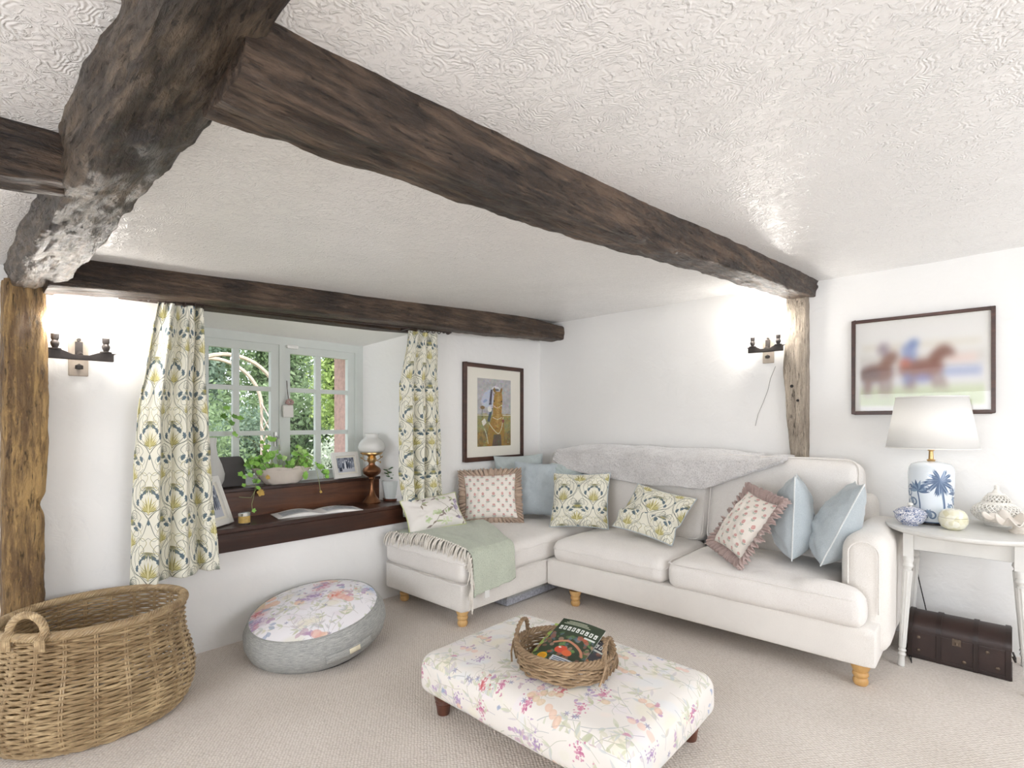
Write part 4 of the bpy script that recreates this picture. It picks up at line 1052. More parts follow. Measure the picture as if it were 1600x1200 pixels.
pillow('cushion', .44, .42, .13, (-.58, -.27, .60), (-.68, -.73), 10, M_bluel, 'pale blue-grey cushion rearmost in the corner, just below the horse portrait', roll=-3, seed=3)
pillow('cushion', .44, .46, .15, (-.62, -.50, .51), (-.74, -.67), 12, M_blue, 'blue-grey cushion standing between the frilled cushion and the scroll cushion', roll=2, seed=4)
pillow('cushion', .30, .20, .10, (-.44, -.66, .755), (-.9, -.4), 10, M_velvet, 'duck-egg velvet cushion peeping out above the left scroll-print cushion', roll=0, seed=5)
pillow('cushion', .46, .44, .15, (-.72, -.97, .49), (-.93, -.36), 22, M_scrollcush, 'scroll-print cushion standing upright where chaise and sofa meet', roll=-2, uvs=1, seed=6, seam=M_blue)
pillow('cushion', .46, .40, .13, (-.78, -1.53, .525), (-1, -.12), 44, M_scrollcush, 'scroll-print cushion slumped back on the middle sofa seat', roll=12, uvs=1, seed=7, seam=M_blue, uvoff=(.11, .02), fold=.04)
pillow('cushion', .33, .38, .13, (-.84, -2.13, .535), (-.78, .62), 33, M_posy, 'crumpled frilled posy-print cushion leaning on the blue cushions at the right', roll=8, frill=M_frill2, uvs=1, seed=8)
M_seam = fabric('seam_cord', '#dfe3e2', 500, .3)
pillow('cushion', .44, .47, .21, (-.60, -2.43, .515), (-.22, 1), 2, M_blue, 'blue linen cushion on edge next to the frilled cushion, left of its twin', roll=-3, seed=9, seam=M_seam, wr=.02)
pillow('cushion', .44, .49, .20, (-.62, -2.57, .515), (-.22, 1), 24, M_blue, 'blue linen cushion on edge tipped against the sofa arm', roll=-4, seed=10, seam=M_seam, wr=.02)

# ------------------------------------------------------------------ throws
def sec_chaise(s):   # arc length along y from the wall -> (y, z)
    L1 = .80
    if s < L1: return (-.07 - s, .468 + .035 * math.sin(PI * min(1, (s + .04) / .88)) + .012)
    q = s - L1; r = .055
    if q < r * PI / 2: a = q / r; return (-.87 - r * math.sin(a) * .8, .475 - r * (1 - math.cos(a)) + .003)
    q -= r * PI / 2; return (-.917 - .012 * math.sin(q * 6), .42 - q)
thr = thing('throw_blanket', 'sage green woven throw with cream fringe draped over the chaise', 'throw', (-1.5, -.5, .5))
TS = 1.085
def tf(u, v):    # u along chaise length (x), v along s
    s = v * TS; y, z = sec_chaise(s)
    xl = -1.80 + .03 * math.sin(v * 3) ; xr = lerp(-1.02, -1.40, sm(v * 1.15))
    x = lerp(xl, xr, u); k = max(0, s - .85)
    y -= k * (.03 + .05 * math.sin(u * 9 + 1) * .5 + .012 * math.sin(u * 17)); z += .006 * fbm((u * 5, v * 7, 1), 2) + k * .12 * u * u + .006
    if s < .1: z += .01
    if x < -1.78: z -= .01
    return Vector((x, y, z))
b = MB(); b.grid(tf, 70, 110); o = b.build('cloth', M_throw, thr, angle=180, merge=False); s_ = o.modifiers.new('thick', 'SOLIDIFY'); s_.thickness = .006
b = MB(); R = random.Random(5)
for k in range(46):
    v = (k + .5) / 46; p = tf(0, v) + Vector((0, 0, .004)); s = v * TS
    L = R.uniform(.06, .085); jx, jy = R.uniform(-.4, .4), R.uniform(-.35, .35)
    if s < .80:
        P = [p, p + Vector((-.012, .004, .008)), p + Vector((-.03, jy * .02, .0)), p + Vector((-.046, jy * .04, -.028)), p + Vector((-.052 + jx * .01, jy * .06, -.02 - L * .7))]
    else:
        P = [p, p + Vector((-.014, -.004, -.004)), p + Vector((-.020, -.006, -.025)), p + Vector((-.022 + jx * .02, -.008, -.03 - L * .45)), p + Vector((-.024 + jx * .035, -.006, -.03 - L))]
    for q in range(3):
        o_ = Vector((R.uniform(-.004, .004), R.uniform(-.006, .006), R.uniform(-.003, .003)))
        b.tube([P[0], P[1]] + [P[m_] + o_ * (m_ - 1) for m_ in (2, 3, 4)], [.003, .0055, .0045, .005, .0025], 5)
    b.ellipsoid(P[1], (.0075, .0075, .0075), 5)
b.build('fringe', M_fringe, thr, label='cream knotted fringe')
b = MB(); c = tf(.30, 1.0); b.box(c.x - .02, c.x + .02, c.y - .012, c.y - .009, c.z - .035, c.z + .01); b.build('care_label', M_plastic, thr, smooth=False)

fur = thing('fur_throw', 'pale grey faux fur throw draped along the sofa back', 'throw', (-.2, -1.4, 1.0))
def ff(u, v):
    y = lerp(-.50, -2.32, u) + (.10 * (v - .5)) * (1 if u > .5 else -1) * 0
    lo = interp([0, .08, .25, .5, .72, .82, .9, 1], [.98, .90, .865, .83, .84, .90, .98, 1.06], u)
    top = 1.10 + .01 * math.sin(u * 5) - (.02 if u > .9 else 0) - .02 * sm((.1 - u) / .1)
    if v < .3: a = v / .3 * PI / 2; x = -.05 - .075 * math.sin(a) * .9; z = top - .10 * (1 - math.sin(a)) ; x = -.04 - .10 * (1 - math.cos(a))
    else:
        q = (v - .3) / .7; a = min(1, q / .4) * PI / 2
        x = -.14 - .20 * math.sin(a) - .085 * q ; z = lerp(top, lo, q ** 1.35)
        x = x - .015 * math.sin(u * 11 + 1) * q
    p = Vector((x, y, z)); nz = fbm((y * 4, z * 5, x * 3), 3)
    return p + Vector((-.018 * nz, 0, .015 * nz))
b = MB(); b.grid(ff, 200, 90)
o = b.build('pelt', M_fur, fur, angle=180, merge=False); s_ = o.modifiers.new('thick', 'SOLIDIFY'); s_.thickness = .022; s_.offset = 1
tx = bpy.data.textures.new('furn', 'CLOUDS'); tx.noise_scale = .012; d_ = o.modifiers.new('fur', 'DISPLACE'); d_.texture = tx; d_.strength = .012

# ------------------------------------------------------------------ underbed box below the chaise
M_damask = plain('grey_damask', '#a2a4ac', .7, 0, 55, .35, .1, 90)
ub = thing('storage_box', 'flat grey patterned box pushed under the chaise', 'box', (-1.05, -.6, 0))
b = MB(); b.box(-1.34, -.74, -.80, -.30, .012, .062); b.build('body', M_damask, ub, smooth=False, bevel=.004)
b = MB(); b.box(-1.345, -.735, -.806, -.295, .062, .088); b.build('lid', M_greyfab, ub, smooth=False, bevel=.004)

# ------------------------------------------------------------------ footstool
ott = thing('footstool', 'low rectangular footstool in wildflower fabric with dark turned feet', 'footstool', (-2.21, -1.93, 0))
OX0, OX1, OY0, OY1 = -2.585, -1.86, -2.465, -1.40
b = MB(); b.softbox(OX0, OX1, OY0, OY1, .095, .272, .06, dome=.028, amp=.004, n=40, side=.01)
b.uv = [[(b.v[i][0] + (b.v[i][2] if abs(b.v[i][0] - OX0) < .03 else 0) - (b.v[i][2] if abs(b.v[i][0] - OX1) < .03 else 0), b.v[i][1] + (b.v[i][2] if abs(b.v[i][1] - OY1) < .03 else 0) * -1 + (b.v[i][2] if abs(b.v[i][1] - OY0) < .03 else 0) * 0) for i in f] for f in b.f]
b.uv = []
for f in b.f:
    cc = sum((Vector(b.v[i]) for i in f), Vector()) / 4
    nn = (Vector(b.v[f[1]]) - Vector(b.v[f[0]])).cross(Vector(b.v[f[2]]) - Vector(b.v[f[0]]))
    row = []
    for i in f:
        x, y, z = b.v[i]
        # unfold the sides outward from the top edge so the print runs over the rim
        dx = min(0, x - (OX0 + .06)) ; row.append((x, y, z))
    out = []
    side_x = (cc.x < OX0 + .03) or (cc.x > OX1 - .03); side_y = (cc.y < OY0 + .03) or (cc.y > OY1 - .03)
    ax, ay = abs(nn.x), abs(nn.y); az = abs(nn.z)
    for (x, y, z) in row:
        if az >= max(ax, ay) * .6: out.append((x, y))
        elif ax > ay: out.append((x + (z - .272) * (1 if cc.x < -2.2 else -1), y))
        else: out.append((x, y + (z - .272) * (1 if cc.y < -2 else -1)))
    b.uv.append(out)
b.build('upholstery', M_ottoman, ott, angle=180, merge=True)
for (x, y) in ((OX0 + .085, OY1 - .085), (OX1 - .085, OY0 + .085), (OX0 + .085, OY0 + .085), (OX1 - .085, OY1 - .085)):
    b = MB(); b.lathe([(.0001, 0), (.026, 0), (.029, .01), (.031, .03), (.034, .045), (.031, .048), (.037, .055), (.035, .065), (.040, .07), (.042, .085), (.042, .11)], 22, (x, y, 0)); b.build('foot', M_dkleg, ott)

# ------------------------------------------------------------------ wicker
def wicker_tray():
    c = Vector((-2.305, -2.005, .301)); t = thing('wicker_tray', 'small oval wicker basket with two twisted handles on the footstool', 'basket', c, (0, 0, math.radians(-80)))
    rx, ry = .195, .165
    b = MB(); ns = 26
    for k in range(11):
        z = .006 + k * .0075; g = 1 - .08 + .10 * (k / 10) ** .7
        P = []
        for i in range(ns * 4):
            a = 2 * PI * i / (ns * 4); wv = .0055 * (1 if k % 2 else -1) * math.sin(a * ns / 2 + k * .3) + .003 * math.sin(a * 5 + k)
            P.append(((rx * g + wv) * math.cos(a), (ry * g + wv) * math.sin(a), z + .003 * math.sin(a * 7 + k * 2)))
        b.tube(P, .0052, 6, closed=True)
    b.build('woven_side', M_wick2, t, world=False)
    b = MB()
    for k in range(16):
        P = [((rx + .004) * math.cos(a) , (ry + .004) * math.sin(a), .088) for a in [0]]
    for s_ in range(4):
        P = []
        for i in range(160):
            a = 2 * PI * i / 160; ph = a * 15 + s_ * PI / 2; r = .008
            P.append(((rx + .004 + r * math.cos(ph)) * math.cos(a), (ry + .004 + r * math.cos(ph)) * math.sin(a), .090 + r * math.sin(ph)))
        b.tube(P, .0055, 6, closed=True)
    b.build('rim', M_wick2, t, world=False)
    b = MB(); b.lathe([(.0001, .004), (.9, .004), (.9, .008), (.0001, .008)], 40); b.v = [(v[0] * rx, v[1] * ry, v[2]) for v in b.v]; b.build('base', M_wick2, t, world=False)
    for sgn in (-1, 1):
        b = MB()
        for s_ in range(3):
            P = []
            for i in range(60):
                q = i / 59; a = PI * q; ph = q * 26 + s_ * 2.09; r = .0055
                cy = -.052 * math.cos(a); cz = .075 + .085 * math.sin(a)
                P.append((sgn * (rx + .006) - sgn * .01 * math.sin(a) + r * math.cos(ph), cy + r * math.sin(ph) * abs(math.sin(a)), cz + r * math.sin(ph) * abs(math.cos(a))))
            b.tube(P, .0052, 6)
        for y in (-.052, .052):
            for q in (-.012, 0, .012): b.tube([(sgn * (rx + .012), y, .085), (sgn * (rx + .008), y + q * 2, .045), (sgn * (rx - .002), y + q * 3, .01)], .0045, 5)
        b.build('handle', M_wick2, t, world=False)
    return t
wicker_tray()

def magazine(c, w_, h_, rz, tilt, roll, seed, label, th=.006, bend=.0):
    t = thing('magazine', label, 'magazine', c, group='magazines in the wicker tray')
    M = Matrix.Rotation(rz, 4, 'Z') @ Matrix.Rotation(tilt, 4, 'X') @ Matrix.Rotation(roll, 4, 'Y')
    b = MB(); b.grid(lambda u, v: M @ Vector(((u - .5) * w_, (v - .5) * h_, th + bend * math.sin(u * PI) + bend * .6 * v * v)), 16, 16)
    b.build('cover', printed('cover_%d' % seed, cover(seed), (1, 1), .25, 0, sheen=0, spec=.5), t, world=False, merge=False, angle=180)
    b = MB(); b.grid(lambda u, v: M @ Vector(((u - .5) * w_ * .995, (v - .5) * h_ * .995, th * .8 + bend * math.sin(u * PI) + bend * .6 * v * v)), 16, 16)
    o = b.build('pages', M_paper, t, world=False, merge=False, angle=180); s_ = o.modifiers.new('thick', 'SOLIDIFY'); s_.thickness = th * .9; s_.offset = -1
az = math.radians(-84)
magazine((-2.26, -1.965, .352), .20, .27, az + .06, .24, .04, 2, 'lowest magazine with a light green corner in the small wicker basket', .006, .004)
magazine((-2.27, -2.05, .356), .20, .27, az - .14, .20, .10, 3, 'dark magazine half under the top one in the small wicker basket', .006, .004)
magazine((-2.262, -2.0, .372), .205, .285, az, .27, .05, 0, 'topmost gardening magazine with red fruit and a yellow spot in the wicker basket', .007, .008)

def laundry():
    c = Vector((-3.545, -.375, 0)); t = thing('laundry_basket', 'large oval wicker log basket with loop handles under the left curtain', 'basket', c)
    def prof(z):   # radial factor
        return interp([0, .03, .09, .16, .24, .32, .40, .47], [.92, 1.01, 1.085, 1.10, 1.06, .99, .965, .985], z)
    rx, ry = .335, .285; ns = 42; rows = 40; H = .465
    b = MB()
    for k in range(rows):
        z = .008 + (H - .012) * k / (rows - 1); g = prof(z); P = []
        for i in range(ns * 4):
            a = 2 * PI * i / (ns * 4); wv = .0065 * (1 if k % 2 else -1) * math.sin(a * ns / 2)
            P.append(((rx * g + wv) * math.cos(a), (ry * g + wv) * math.sin(a), z + .0018 * math.sin(a * 5 + k * .7)))
        b.tube(P, .0052, 5, closed=True)
    b.build('woven_side', M_wick, t, world=False)
    b = MB()
    for j in range(ns // 2 * 2):
        a = 2 * PI * (j + .5) / ns * 1.0
        for d in (-.012, .012) if j % 2 == 0 else ():
            P = [(rx * prof(z) * math.cos(a + d), ry * prof(z) * math.sin(a + d), z) for z in [H * q / 14 for q in range(15)]]
            b.tube(P, .0045, 5)
    b.build('stakes', M_wick, t, world=False)
    b = MB()
    for s_ in range(7):
        P = []; g = prof(H)
        for i in range(360):
            a = 2 * PI * i / 360; ph = a * 24 + s_ * 2 * PI / 7; r = .0125
            P.append(((rx * g + r * math.cos(ph)) * math.cos(a), (ry * g + r * math.cos(ph)) * math.sin(a), H + .008 + r * math.sin(ph)))
        b.tube(P, .0062, 6, closed=True)
    b.build('rim', M_wick, t, world=False)
    b = MB(); b.lathe([(.0001, .01), (rx * .99, .01), (rx * .99, .02), (.0001, .02)], 48); b.v = [(v[0], v[1] * ry / rx, v[2]) for v in b.v]; b.build('base', M_wick, t, world=False)
    for (ax, dirs) in ((math.radians(222), 1),):
        g = prof(H); cx, cy = rx * g * math.cos(ax), ry * g * math.sin(ax); tx, ty = -math.sin(ax), math.cos(ax)
        b = MB()
        for s_ in range(5):
            P = []
            for i in range(90):
                q = i / 89; a = -.35 + (PI + .7) * q; ph = q * 30 + s_ * 2 * PI / 5; r = .0085
                u = -.068 * math.cos(a); zz = H + .03 + .068 * math.sin(a); rr = 1 + r * math.cos(ph) / .068
                P.append((cx + tx * u * rr + math.cos(ax) * r * math.sin(ph), cy + ty * u * rr + math.sin(ax) * r * math.sin(ph), H + .03 + .068 * math.sin(a) * rr))
            b.tube(P, .0062, 6)
        for s_ in (-1, 1):
            for q in range(5):
                o_ = (q - 2) * .008; b.tube([(cx + tx * (s_ * .066 + o_) + math.cos(ax) * r_, cy + ty * (s_ * .066 + o_) + math.sin(ax) * r_, z_) for (r_, z_) in ((.018, H - .035), (.021, H + .01), (.0, H + .03), (-.018, H + .005))], .0045, 5)
        b.build('handle', M_wick, t, world=False)
laundry()

# ------------------------------------------------------------------ round floor cushion
pf = thing('floor_cushion', 'round grey floor cushion with watercolour flower top by the window wall', 'floor cushion', (-2.52, -.405, .0), (math.radians(4), math.radians(-9), 0))
Rr, Hh = .375, .19
def pfz(z): return z + .05
b = MB(); prof = [(Rr * .90, .0), (Rr * .985, .03), (Rr * 1.03, .08), (Rr * 1.02, .13), (Rr * .96, .175), (Rr * .925, .188)]
b.lathe([(r, pfz(z)) for r, z in prof], 72); b.build('side_panel', M_greyfab, pf, world=False, angle=180)
b = MB()
def topf(u, v):
    a = 2 * PI * u; r = v * Rr * .925; return Vector((r * math.cos(a), r * math.sin(a), pfz(.188 + .045 * (1 - v * v) ** .8)))
b.grid(topf, 72, 24, uvf=lambda u, v: (.4 + v * Rr * math.cos(2 * PI * u), .4 + v * Rr * math.sin(2 * PI * u)))
b.build('top_panel', M_poufTop, pf, world=False, angle=180, label='pink and blue watercolour flower top')
b = MB(); b.lathe([(.0001, pfz(-.02)), (Rr * .84, pfz(-.02)), (Rr * .90, pfz(.0)), (Rr * .90, pfz(.004))], 60); b.build('underside', M_black, pf, world=False)
b = MB(); b.tube([(Rr * .928 * math.cos(a), Rr * .928 * math.sin(a), pfz(.188)) for a in [2 * PI * k / 72 for k in range(72)]], .004, 6, closed=True); b.build('piping', M_greyfab, pf, world=False)
def strap(a0, a1, z0, z1, off, nm, mat, par):
    b = MB(); b.grid(lambda u, v: Vector(((Rr * 1.03 + off) * math.cos(lerp(a0, a1, u)), (Rr * 1.03 + off) * math.sin(lerp(a0, a1, u)), pfz(lerp(z0, z1, v)))), 20, 3)
    o = b.build(nm, mat, par, world=False, merge=False); s_ = o.modifiers.new('t', 'SOLIDIFY'); s_.thickness = .003; return o
hd = strap(math.radians(-112), math.radians(-72), .055, .10, .006, 'carry_handle', M_greyfab, pf)
strap(math.radians(-94), math.radians(-85), .065, .092, .010, 'label_patch', M_tag, hd)

# ------------------------------------------------------------------ side table and things on and below it
TZ = .74; tb = thing('side_table', 'round pale grey painted side table with fluted splayed legs', 'table', (-.345, -3.19, 0))
b = MB(); b.lathe([(.0001, TZ - .028), (.318, TZ - .028), (.332, TZ - .020), (.336, TZ - .010), (.334, TZ - .002), (.328, TZ), (.0001, TZ)], 72, (-.345, -3.19, 0)); b.build('tabletop', M_table, tb)
ax0, ax1, ay0, ay1 = -.53, -.16, -3.405, -2.975
b = MB(); zt, zb = TZ - .028, TZ - .118
for (x0, x1, y0, y1) in ((ax0, ax0 + .018, ay0, ay1), (ax1 - .018, ax1, ay0, ay1), (ax0, ax1, ay0, ay0 + .018), (ax0, ax1, ay1 - .018, ay1)): b.box(x0, x1, y0, y1, zb, zt)
b.build('apron', M_table, tb, smooth=False, bevel=.003)
for (x, y, sx, sy) in ((ax0, ay1, -1, 1), (ax0, ay0, -1, -1), (ax1, ay1, 1, 1), (ax1, ay0, 1, -1)):
    Mx = Matrix.Translation((x, y, 0)); b = MB()
    b.box(x - .022, x + .022, y - .022, y + .022, zb - .035, zt)
    base = Vector((x + sx * .028, y + sy * .030, 0)); top = Vector((x, y, zb - .035)); ax_ = (top - base); L = ax_.length
    prof = [(.0001, 0), (.013, 0), (.016, .004), (.013, .05), (.015, .056), (.019, .064), (.013, .075), (.019, .086), (.013, .096), (.0165, .104)]
    prof += [(.0165, .106), (.0235, L - .085)] + [(.0235, L - .08), (.016, L - .07), (.025, L - .052), (.020, L - .035), (.024, L - .02), (.022, L)]
    q = ax_.to_track_quat('Z', 'Y').to_matrix().to_4x4(); MM = Matrix.Translation(base) @ q
    n = 40; vs = []
    for (r, z) in prof:
        for k in range(n):
            a = 2 * PI * k / n; rr = r * (.93 + .07 * math.cos(a * 10)) if .105 < z < L - .08 else r
            vs.append(MM @ Vector((rr * math.cos(a), rr * math.sin(a), z)))
    F = [(i * n + k, i * n + (k + 1) % n, (i + 1) * n + (k + 1) % n, (i + 1) * n + k) for i in range(len(prof) - 1) for k in range(n)]
    b.add(vs, F); b.build('leg', M_table, tb, angle=25)
# table lamp
lp = thing('table_lamp', 'blue and white palm tree vase lamp with white shade', 'lamp', (-.30, -3.055, TZ))
L0 = (-.30, -3.055, TZ)
b = MB(); b.lathe([(.0001, .0), (.088, .0), (.088, .01)], 40, L0); b.build('foot', M_iron, lp)
b = MB(); pv = [(.086, .012), (.094, .03), (.098, .10), (.102, .20), (.104, .28), (.100, .31), (.088, .328), (.060, .338), (.030, .343), (.0001, .345)]
b.lathe(pv, 56, L0)
b.uv = [[((u + .52) % 1 if 0 else u, v) for (u, v) in f] for f in b.uv]
zs_ = [z for r, z in pv]
# v by height
for fi, f in enumerate(b.f): b.uv[fi] = [(b.uv[fi][k][0], min(1, (b.v[i][2] - TZ - .01) / .34)) for k, i in enumerate(f)]
b.build('vase', M_vase, lp, merge=False, angle=180)
b = MB(); b.lathe([(.018, .345), (.020, .352), (.012, .356), (.010, .40), (.016, .405), (.016, .45), (.0001, .45)], 16, L0); b.build('stem', M_brass, lp)
b = MB(); b.lathe([(.207, .418), (.160, .700)], 64, L0); sh = b.build('lamp_shade', M_shade, lp, angle=180); s_ = sh.modifiers.new('t', 'SOLIDIFY'); s_.thickness = .002
b = MB(); b.tube([(L0[0] + .208 * math.cos(a), L0[1] + .208 * math.sin(a), TZ + .419) for a in [2 * PI * k / 64 for k in range(64)]], .003, 6, closed=True); b.build('shade_trim', M_whitep, sh)
lamp('table_lamp_bulb', 'POINT', (L0[0], L0[1], TZ + .56), .9, (1, .95, .88), size=.04)
b = MB(); b.tube([(L0[0] + .161 * math.cos(a), L0[1] + .161 * math.sin(a), TZ + .70) for a in [2 * PI * k / 64 for k in range(64)]], .003, 6, closed=True); b.build('shade_trim', M_whitep, sh)
# lidded bowl
bl = thing('lidded_bowl', 'small blue and white lidded china bowl left of the lamp', 'bowl', (-.44, -2.975, TZ)); c = (-.44, -2.975, TZ)
b = MB(); b.lathe([(.0001, 0), (.036, 0), (.038, .006), (.056, .016), (.068, .034), (.072, .052), (.073, .062), (.069, .062), (.06, .036), (.0001, .012)], 40, c); b.build('bowl', M_bw, bl)
b = MB(); b.lathe([(.070, .062), (.077, .064), (.077, .067), (.068, .074), (.055, .086), (.034, .096), (.012, .100)], 40, c); ld_ = b.build('lid', M_bw, bl)
b = MB(); b.lathe([(.008, .099), (.007, .104), (.014, .110), (.013, .118), (.0001, .122)], 20, c); b.build('knob', M_ceram, ld_)
# pearl pot
pe = thing('pearl_pot', 'round mother-of-pearl trinket pot on the table in front of the lamp', 'trinket pot', (-.455, -3.155, TZ)); c = (-.455, -3.155, TZ)
b = MB(); b.lathe([(.0001, .0), (.030, .0), (.05, .012), (.062, .035), (.063, .052), (.060, .056)], 40, c); b.build('body', M_pearl, pe)
b = MB(); b.lathe([(.0605, .057), (.058, .070), (.045, .086), (.025, .094), (.008, .092), (.0001, .089)], 40, c); b.build('lid', M_pearl, pe)
pe.scale = (1, 1, 1.15)
# pierced jar : lattice walls modelled as crossing helical strands
pj = thing('pierced_jar', 'white pierced ceramic jar with tiered lid at the back of the side table', 'jar', (-.145, -3.325, TZ)); c = Vector((-.145, -3.325, TZ))
def lattice(prof, n, tw, rr, name):
    b = MB(); zs = [p[1] for p in prof]; rs = [p[0] for p in prof]; z0, z1 = zs[0], zs[-1]
    for k in range(n):
        for s_ in (-1, 1):
            P = []
            for q in range(21):
                z = lerp(z0, z1, q / 20); r = interp(zs, rs, z); a = 2 * PI * k / n + s_ * tw * q / 20
                P.append(c + Vector((r * math.cos(a), r * math.sin(a), z)))
            b.tube(P, rr, 5)
    for (r, z) in (prof[0], prof[-1]): b.tube([c + Vector((r * math.cos(a), r * math.sin(a), z)) for a in [2 * PI * i / 40 for i in range(40)]], rr * 1.7, 6, closed=True)
    return b.build(name, M_ceram, pj)
lattice([(.060, .018), (.085, .035), (.104, .06), (.106, .075), (.092, .10), (.066, .118)], 28, 1.1, .0032, 'pierced_body')
lattice([(.060, .125), (.056, .14), (.044, .158), (.030, .168)], 18, .7, .0026, 'pierced_lid')
b = MB(); b.lathe([(.0001, .0), (.05, .0), (.055, .008), (.050, .016), (.062, .02)], 32, c); b.build('foot', M_ceram, pj)
b = MB(); b.lathe([(.040, .166), (.036, .172), (.020, .178), (.016, .188), (.010, .196), (.012, .204), (.012, .214), (.0001, .222)], 24, c); b.build('finial', M_ceram, pj)
# ruffled shell bowl
sh = thing('shell_bowl', 'ruffled cream clam shell bowl at the right of the side table', 'bowl', (-.345, -3.415, TZ)); c = Vector((-.345, -3.415, TZ))
b = MB()
def shf(u, v):
    a = 2 * PI * u; r = .03 + .085 * v + .012 * v * math.sin(a * 11 + 1) + .01 * v * math.sin(a * 5)
    z = .012 + .035 * v ** 1.5 + .022 * v * v * math.sin(a * 11 + 2.4) + .008 * v * math.sin(a * 4)
    return c + Vector((r * math.cos(a) * .9, r * math.sin(a) * 1.15, z + .022))
b.grid(shf, 220, 22); o = b.build('ruffled_bowl', M_biscuit, sh, angle=180); s_ = o.modifiers.new('t', 'SOLIDIFY'); s_.thickness = .006
b = MB(); b.lathe([(.0001, .0), (.045, .0), (.05, .008), (.035, .02), (.033, .036)], 24, c); b.build('foot', M_biscuit, sh)
# trunk
tr = thing('wooden_trunk', 'small dark domed leather trunk on the carpet under the side table', 'trunk', (-.28, -3.17, 0), (0, 0, math.radians(-1.5)))
TW, TD, TH = .42, .235, .15
b = MB(); b.box(-TD / 2, TD / 2, -TW / 2, TW / 2, .0, TH); b.build('body', M_trunk, tr, world=False, smooth=False, bevel=.006)
def dome(y0, y1, g, mb):
    P = []
    for k in range(13):
        a = PI * k / 12; P.append(((TD / 2 + g) * math.cos(a), .072 * math.sin(a) + .012 + (g if 0 < k < 12 else 0)))
    P = [(TD / 2 + g, 0)] + P + [(-TD / 2 - g, 0)]
    M = Matrix.Translation((0, y1, TH)) @ Matrix.Rotation(PI / 2, 4, 'X'); mb.prism(P, 0, y1 - y0, M=M)
b = MB(); dome(-TW / 2 - .002, TW / 2 + .002, .001, b); ld = b.build('lid', M_trunk, tr, world=False, angle=30)
b = MB()
for y in (-TW / 2 + .012, -.075, .075, TW / 2 - .012):
    dome(y - .011, y + .011, .006, b)
b.build('lid_strap', M_trunkb, ld, world=False, angle=30)
b = MB()
for y in (-TW / 2 + .012, -.075, .075, TW / 2 - .012): b.box(-TD / 2 - .005, TD / 2 + .005, y - .011, y + .011, .001, TH)
b.box(-TD / 2 - .004, TD / 2 + .004, -TW / 2 - .003, TW / 2 + .003, .002, .022)
b.build('body_strap', M_trunkb, tr, world=False, smooth=False, bevel=.002)
b = MB(); b.box(-TD / 2 - .010, -TD / 2 - .001, -.018, .018, .118, TH + .004); b.tube([(-TD / 2 - .012, 0, .135), (-TD / 2 - .016, 0, .125)], .006, 10); b.build('latch', M_aged, tr, world=False, label='dull brass latch')
for (y, z) in ((.16, .05), (.16, .12), (-.16, .05), (-.12, .12), (-.03, .04)):
    b = MB(); b.ellipsoid((-TD / 2 - .003, y, z), (.005, .009, .009), 6); b.build('stud', M_aged, tr, world=False)
b = MB(); b.tube([(-.04, -TW / 2 - .004, .10), (-.03, -TW / 2 - .014, .075), (.03, -TW / 2 - .014, .075), (.04, -TW / 2 - .004, .10)], .005, 6); b.build('side_handle', M_iron, tr, world=False)
# lamp cable & inline switch
b = MB(); P = [(-.03, -3.02, .70), (-.02, -2.965, .60), (-.02, -2.955, .52), (-.02, -2.98, .35), (-.03, -3.02, .15), (-.05, -2.97, .012), (-.28, -2.96, .008), (-.5, -2.985, .008), (-.30, -2.945, .008), (-.1, -2.94, .008)]
b.tube(P, .003, 6); o = b.build('lamp_cable', M_black); set_props(o, 'thin black lamp cable trailing down the wall behind the side table', 'cable')
b = MB(); b.softbox(-.04, -.012, -2.975, -2.945, .50, .575, .008, n=6, M=Matrix.Translation((0, -.3, .12)) @ Matrix.Rotation(.1, 4, 'X')) if 0 else b.softbox(-.035, -.010, -2.968, -2.940, .50, .57, .008, n=6)
o = b.build('inline_switch', M_black); set_props(o, 'small black inline switch hanging on the wall behind the side table leg', 'switch')

# ------------------------------------------------------------------ window sill objects
SZ = .685; LZ = .872
# candle jar
cd = thing('candle_jar', 'small glass candle jar with gold label and tin lid on the sill', 'candle', (-2.775, .03, SZ)); c = (-2.775, .03, SZ)
b = MB(); b.lathe([(.0001, 0), (.030, 0), (.032, .004), (.032, .062), (.0001, .062)], 32, c); b.build('jar', M_steel, cd)
b = MB(); b.lathe([(.0328, .012), (.0328, .052)], 32, c); b.build('jar_label', M_wax, cd, label='gold wrap-around label')
b = MB(); b.lathe([(.0335, .056), (.0335, .070), (.031, .072), (.0001, .072)], 32, c); b.build('lid', M_steel, cd)
# open magazine
om = thing('open_magazine', 'open magazine lying flat on the lower window sill', 'magazine', (-2.27, .10, SZ), (0, 0, math.radians(-10)))
b = MB()
def mgf(u, v):
    x = (u - .5) * .56; q = abs(u - .5) * 2
    return Vector((x, (v - .5) * .20, .004 + .022 * math.sin(PI * min(1, q * 1.05)) * (1 - .45 * q) * (1.15 if u < .5 else .9)))
b.grid(mgf, 50, 6); b.build('page_spread', M_spread, om, world=False, merge=False, angle=180)
b = MB(); b.grid(lambda u, v: mgf(u, v) * .995 - Vector((0, 0, .001)), 50, 6); b.grid(lambda u, v: Vector(((u - .5) * .56, (v - .5) * .20, .001)), 50, 6, flip=True)
for v in (0, 1): b.grid(lambda u, w_: Vector(((u - .5) * .56, (v - .5) * .1985, lerp(.001, mgf(u, v).z * .99, w_))), 50, 1)
b.build('page_block', M_paper, om, world=False, angle=30)
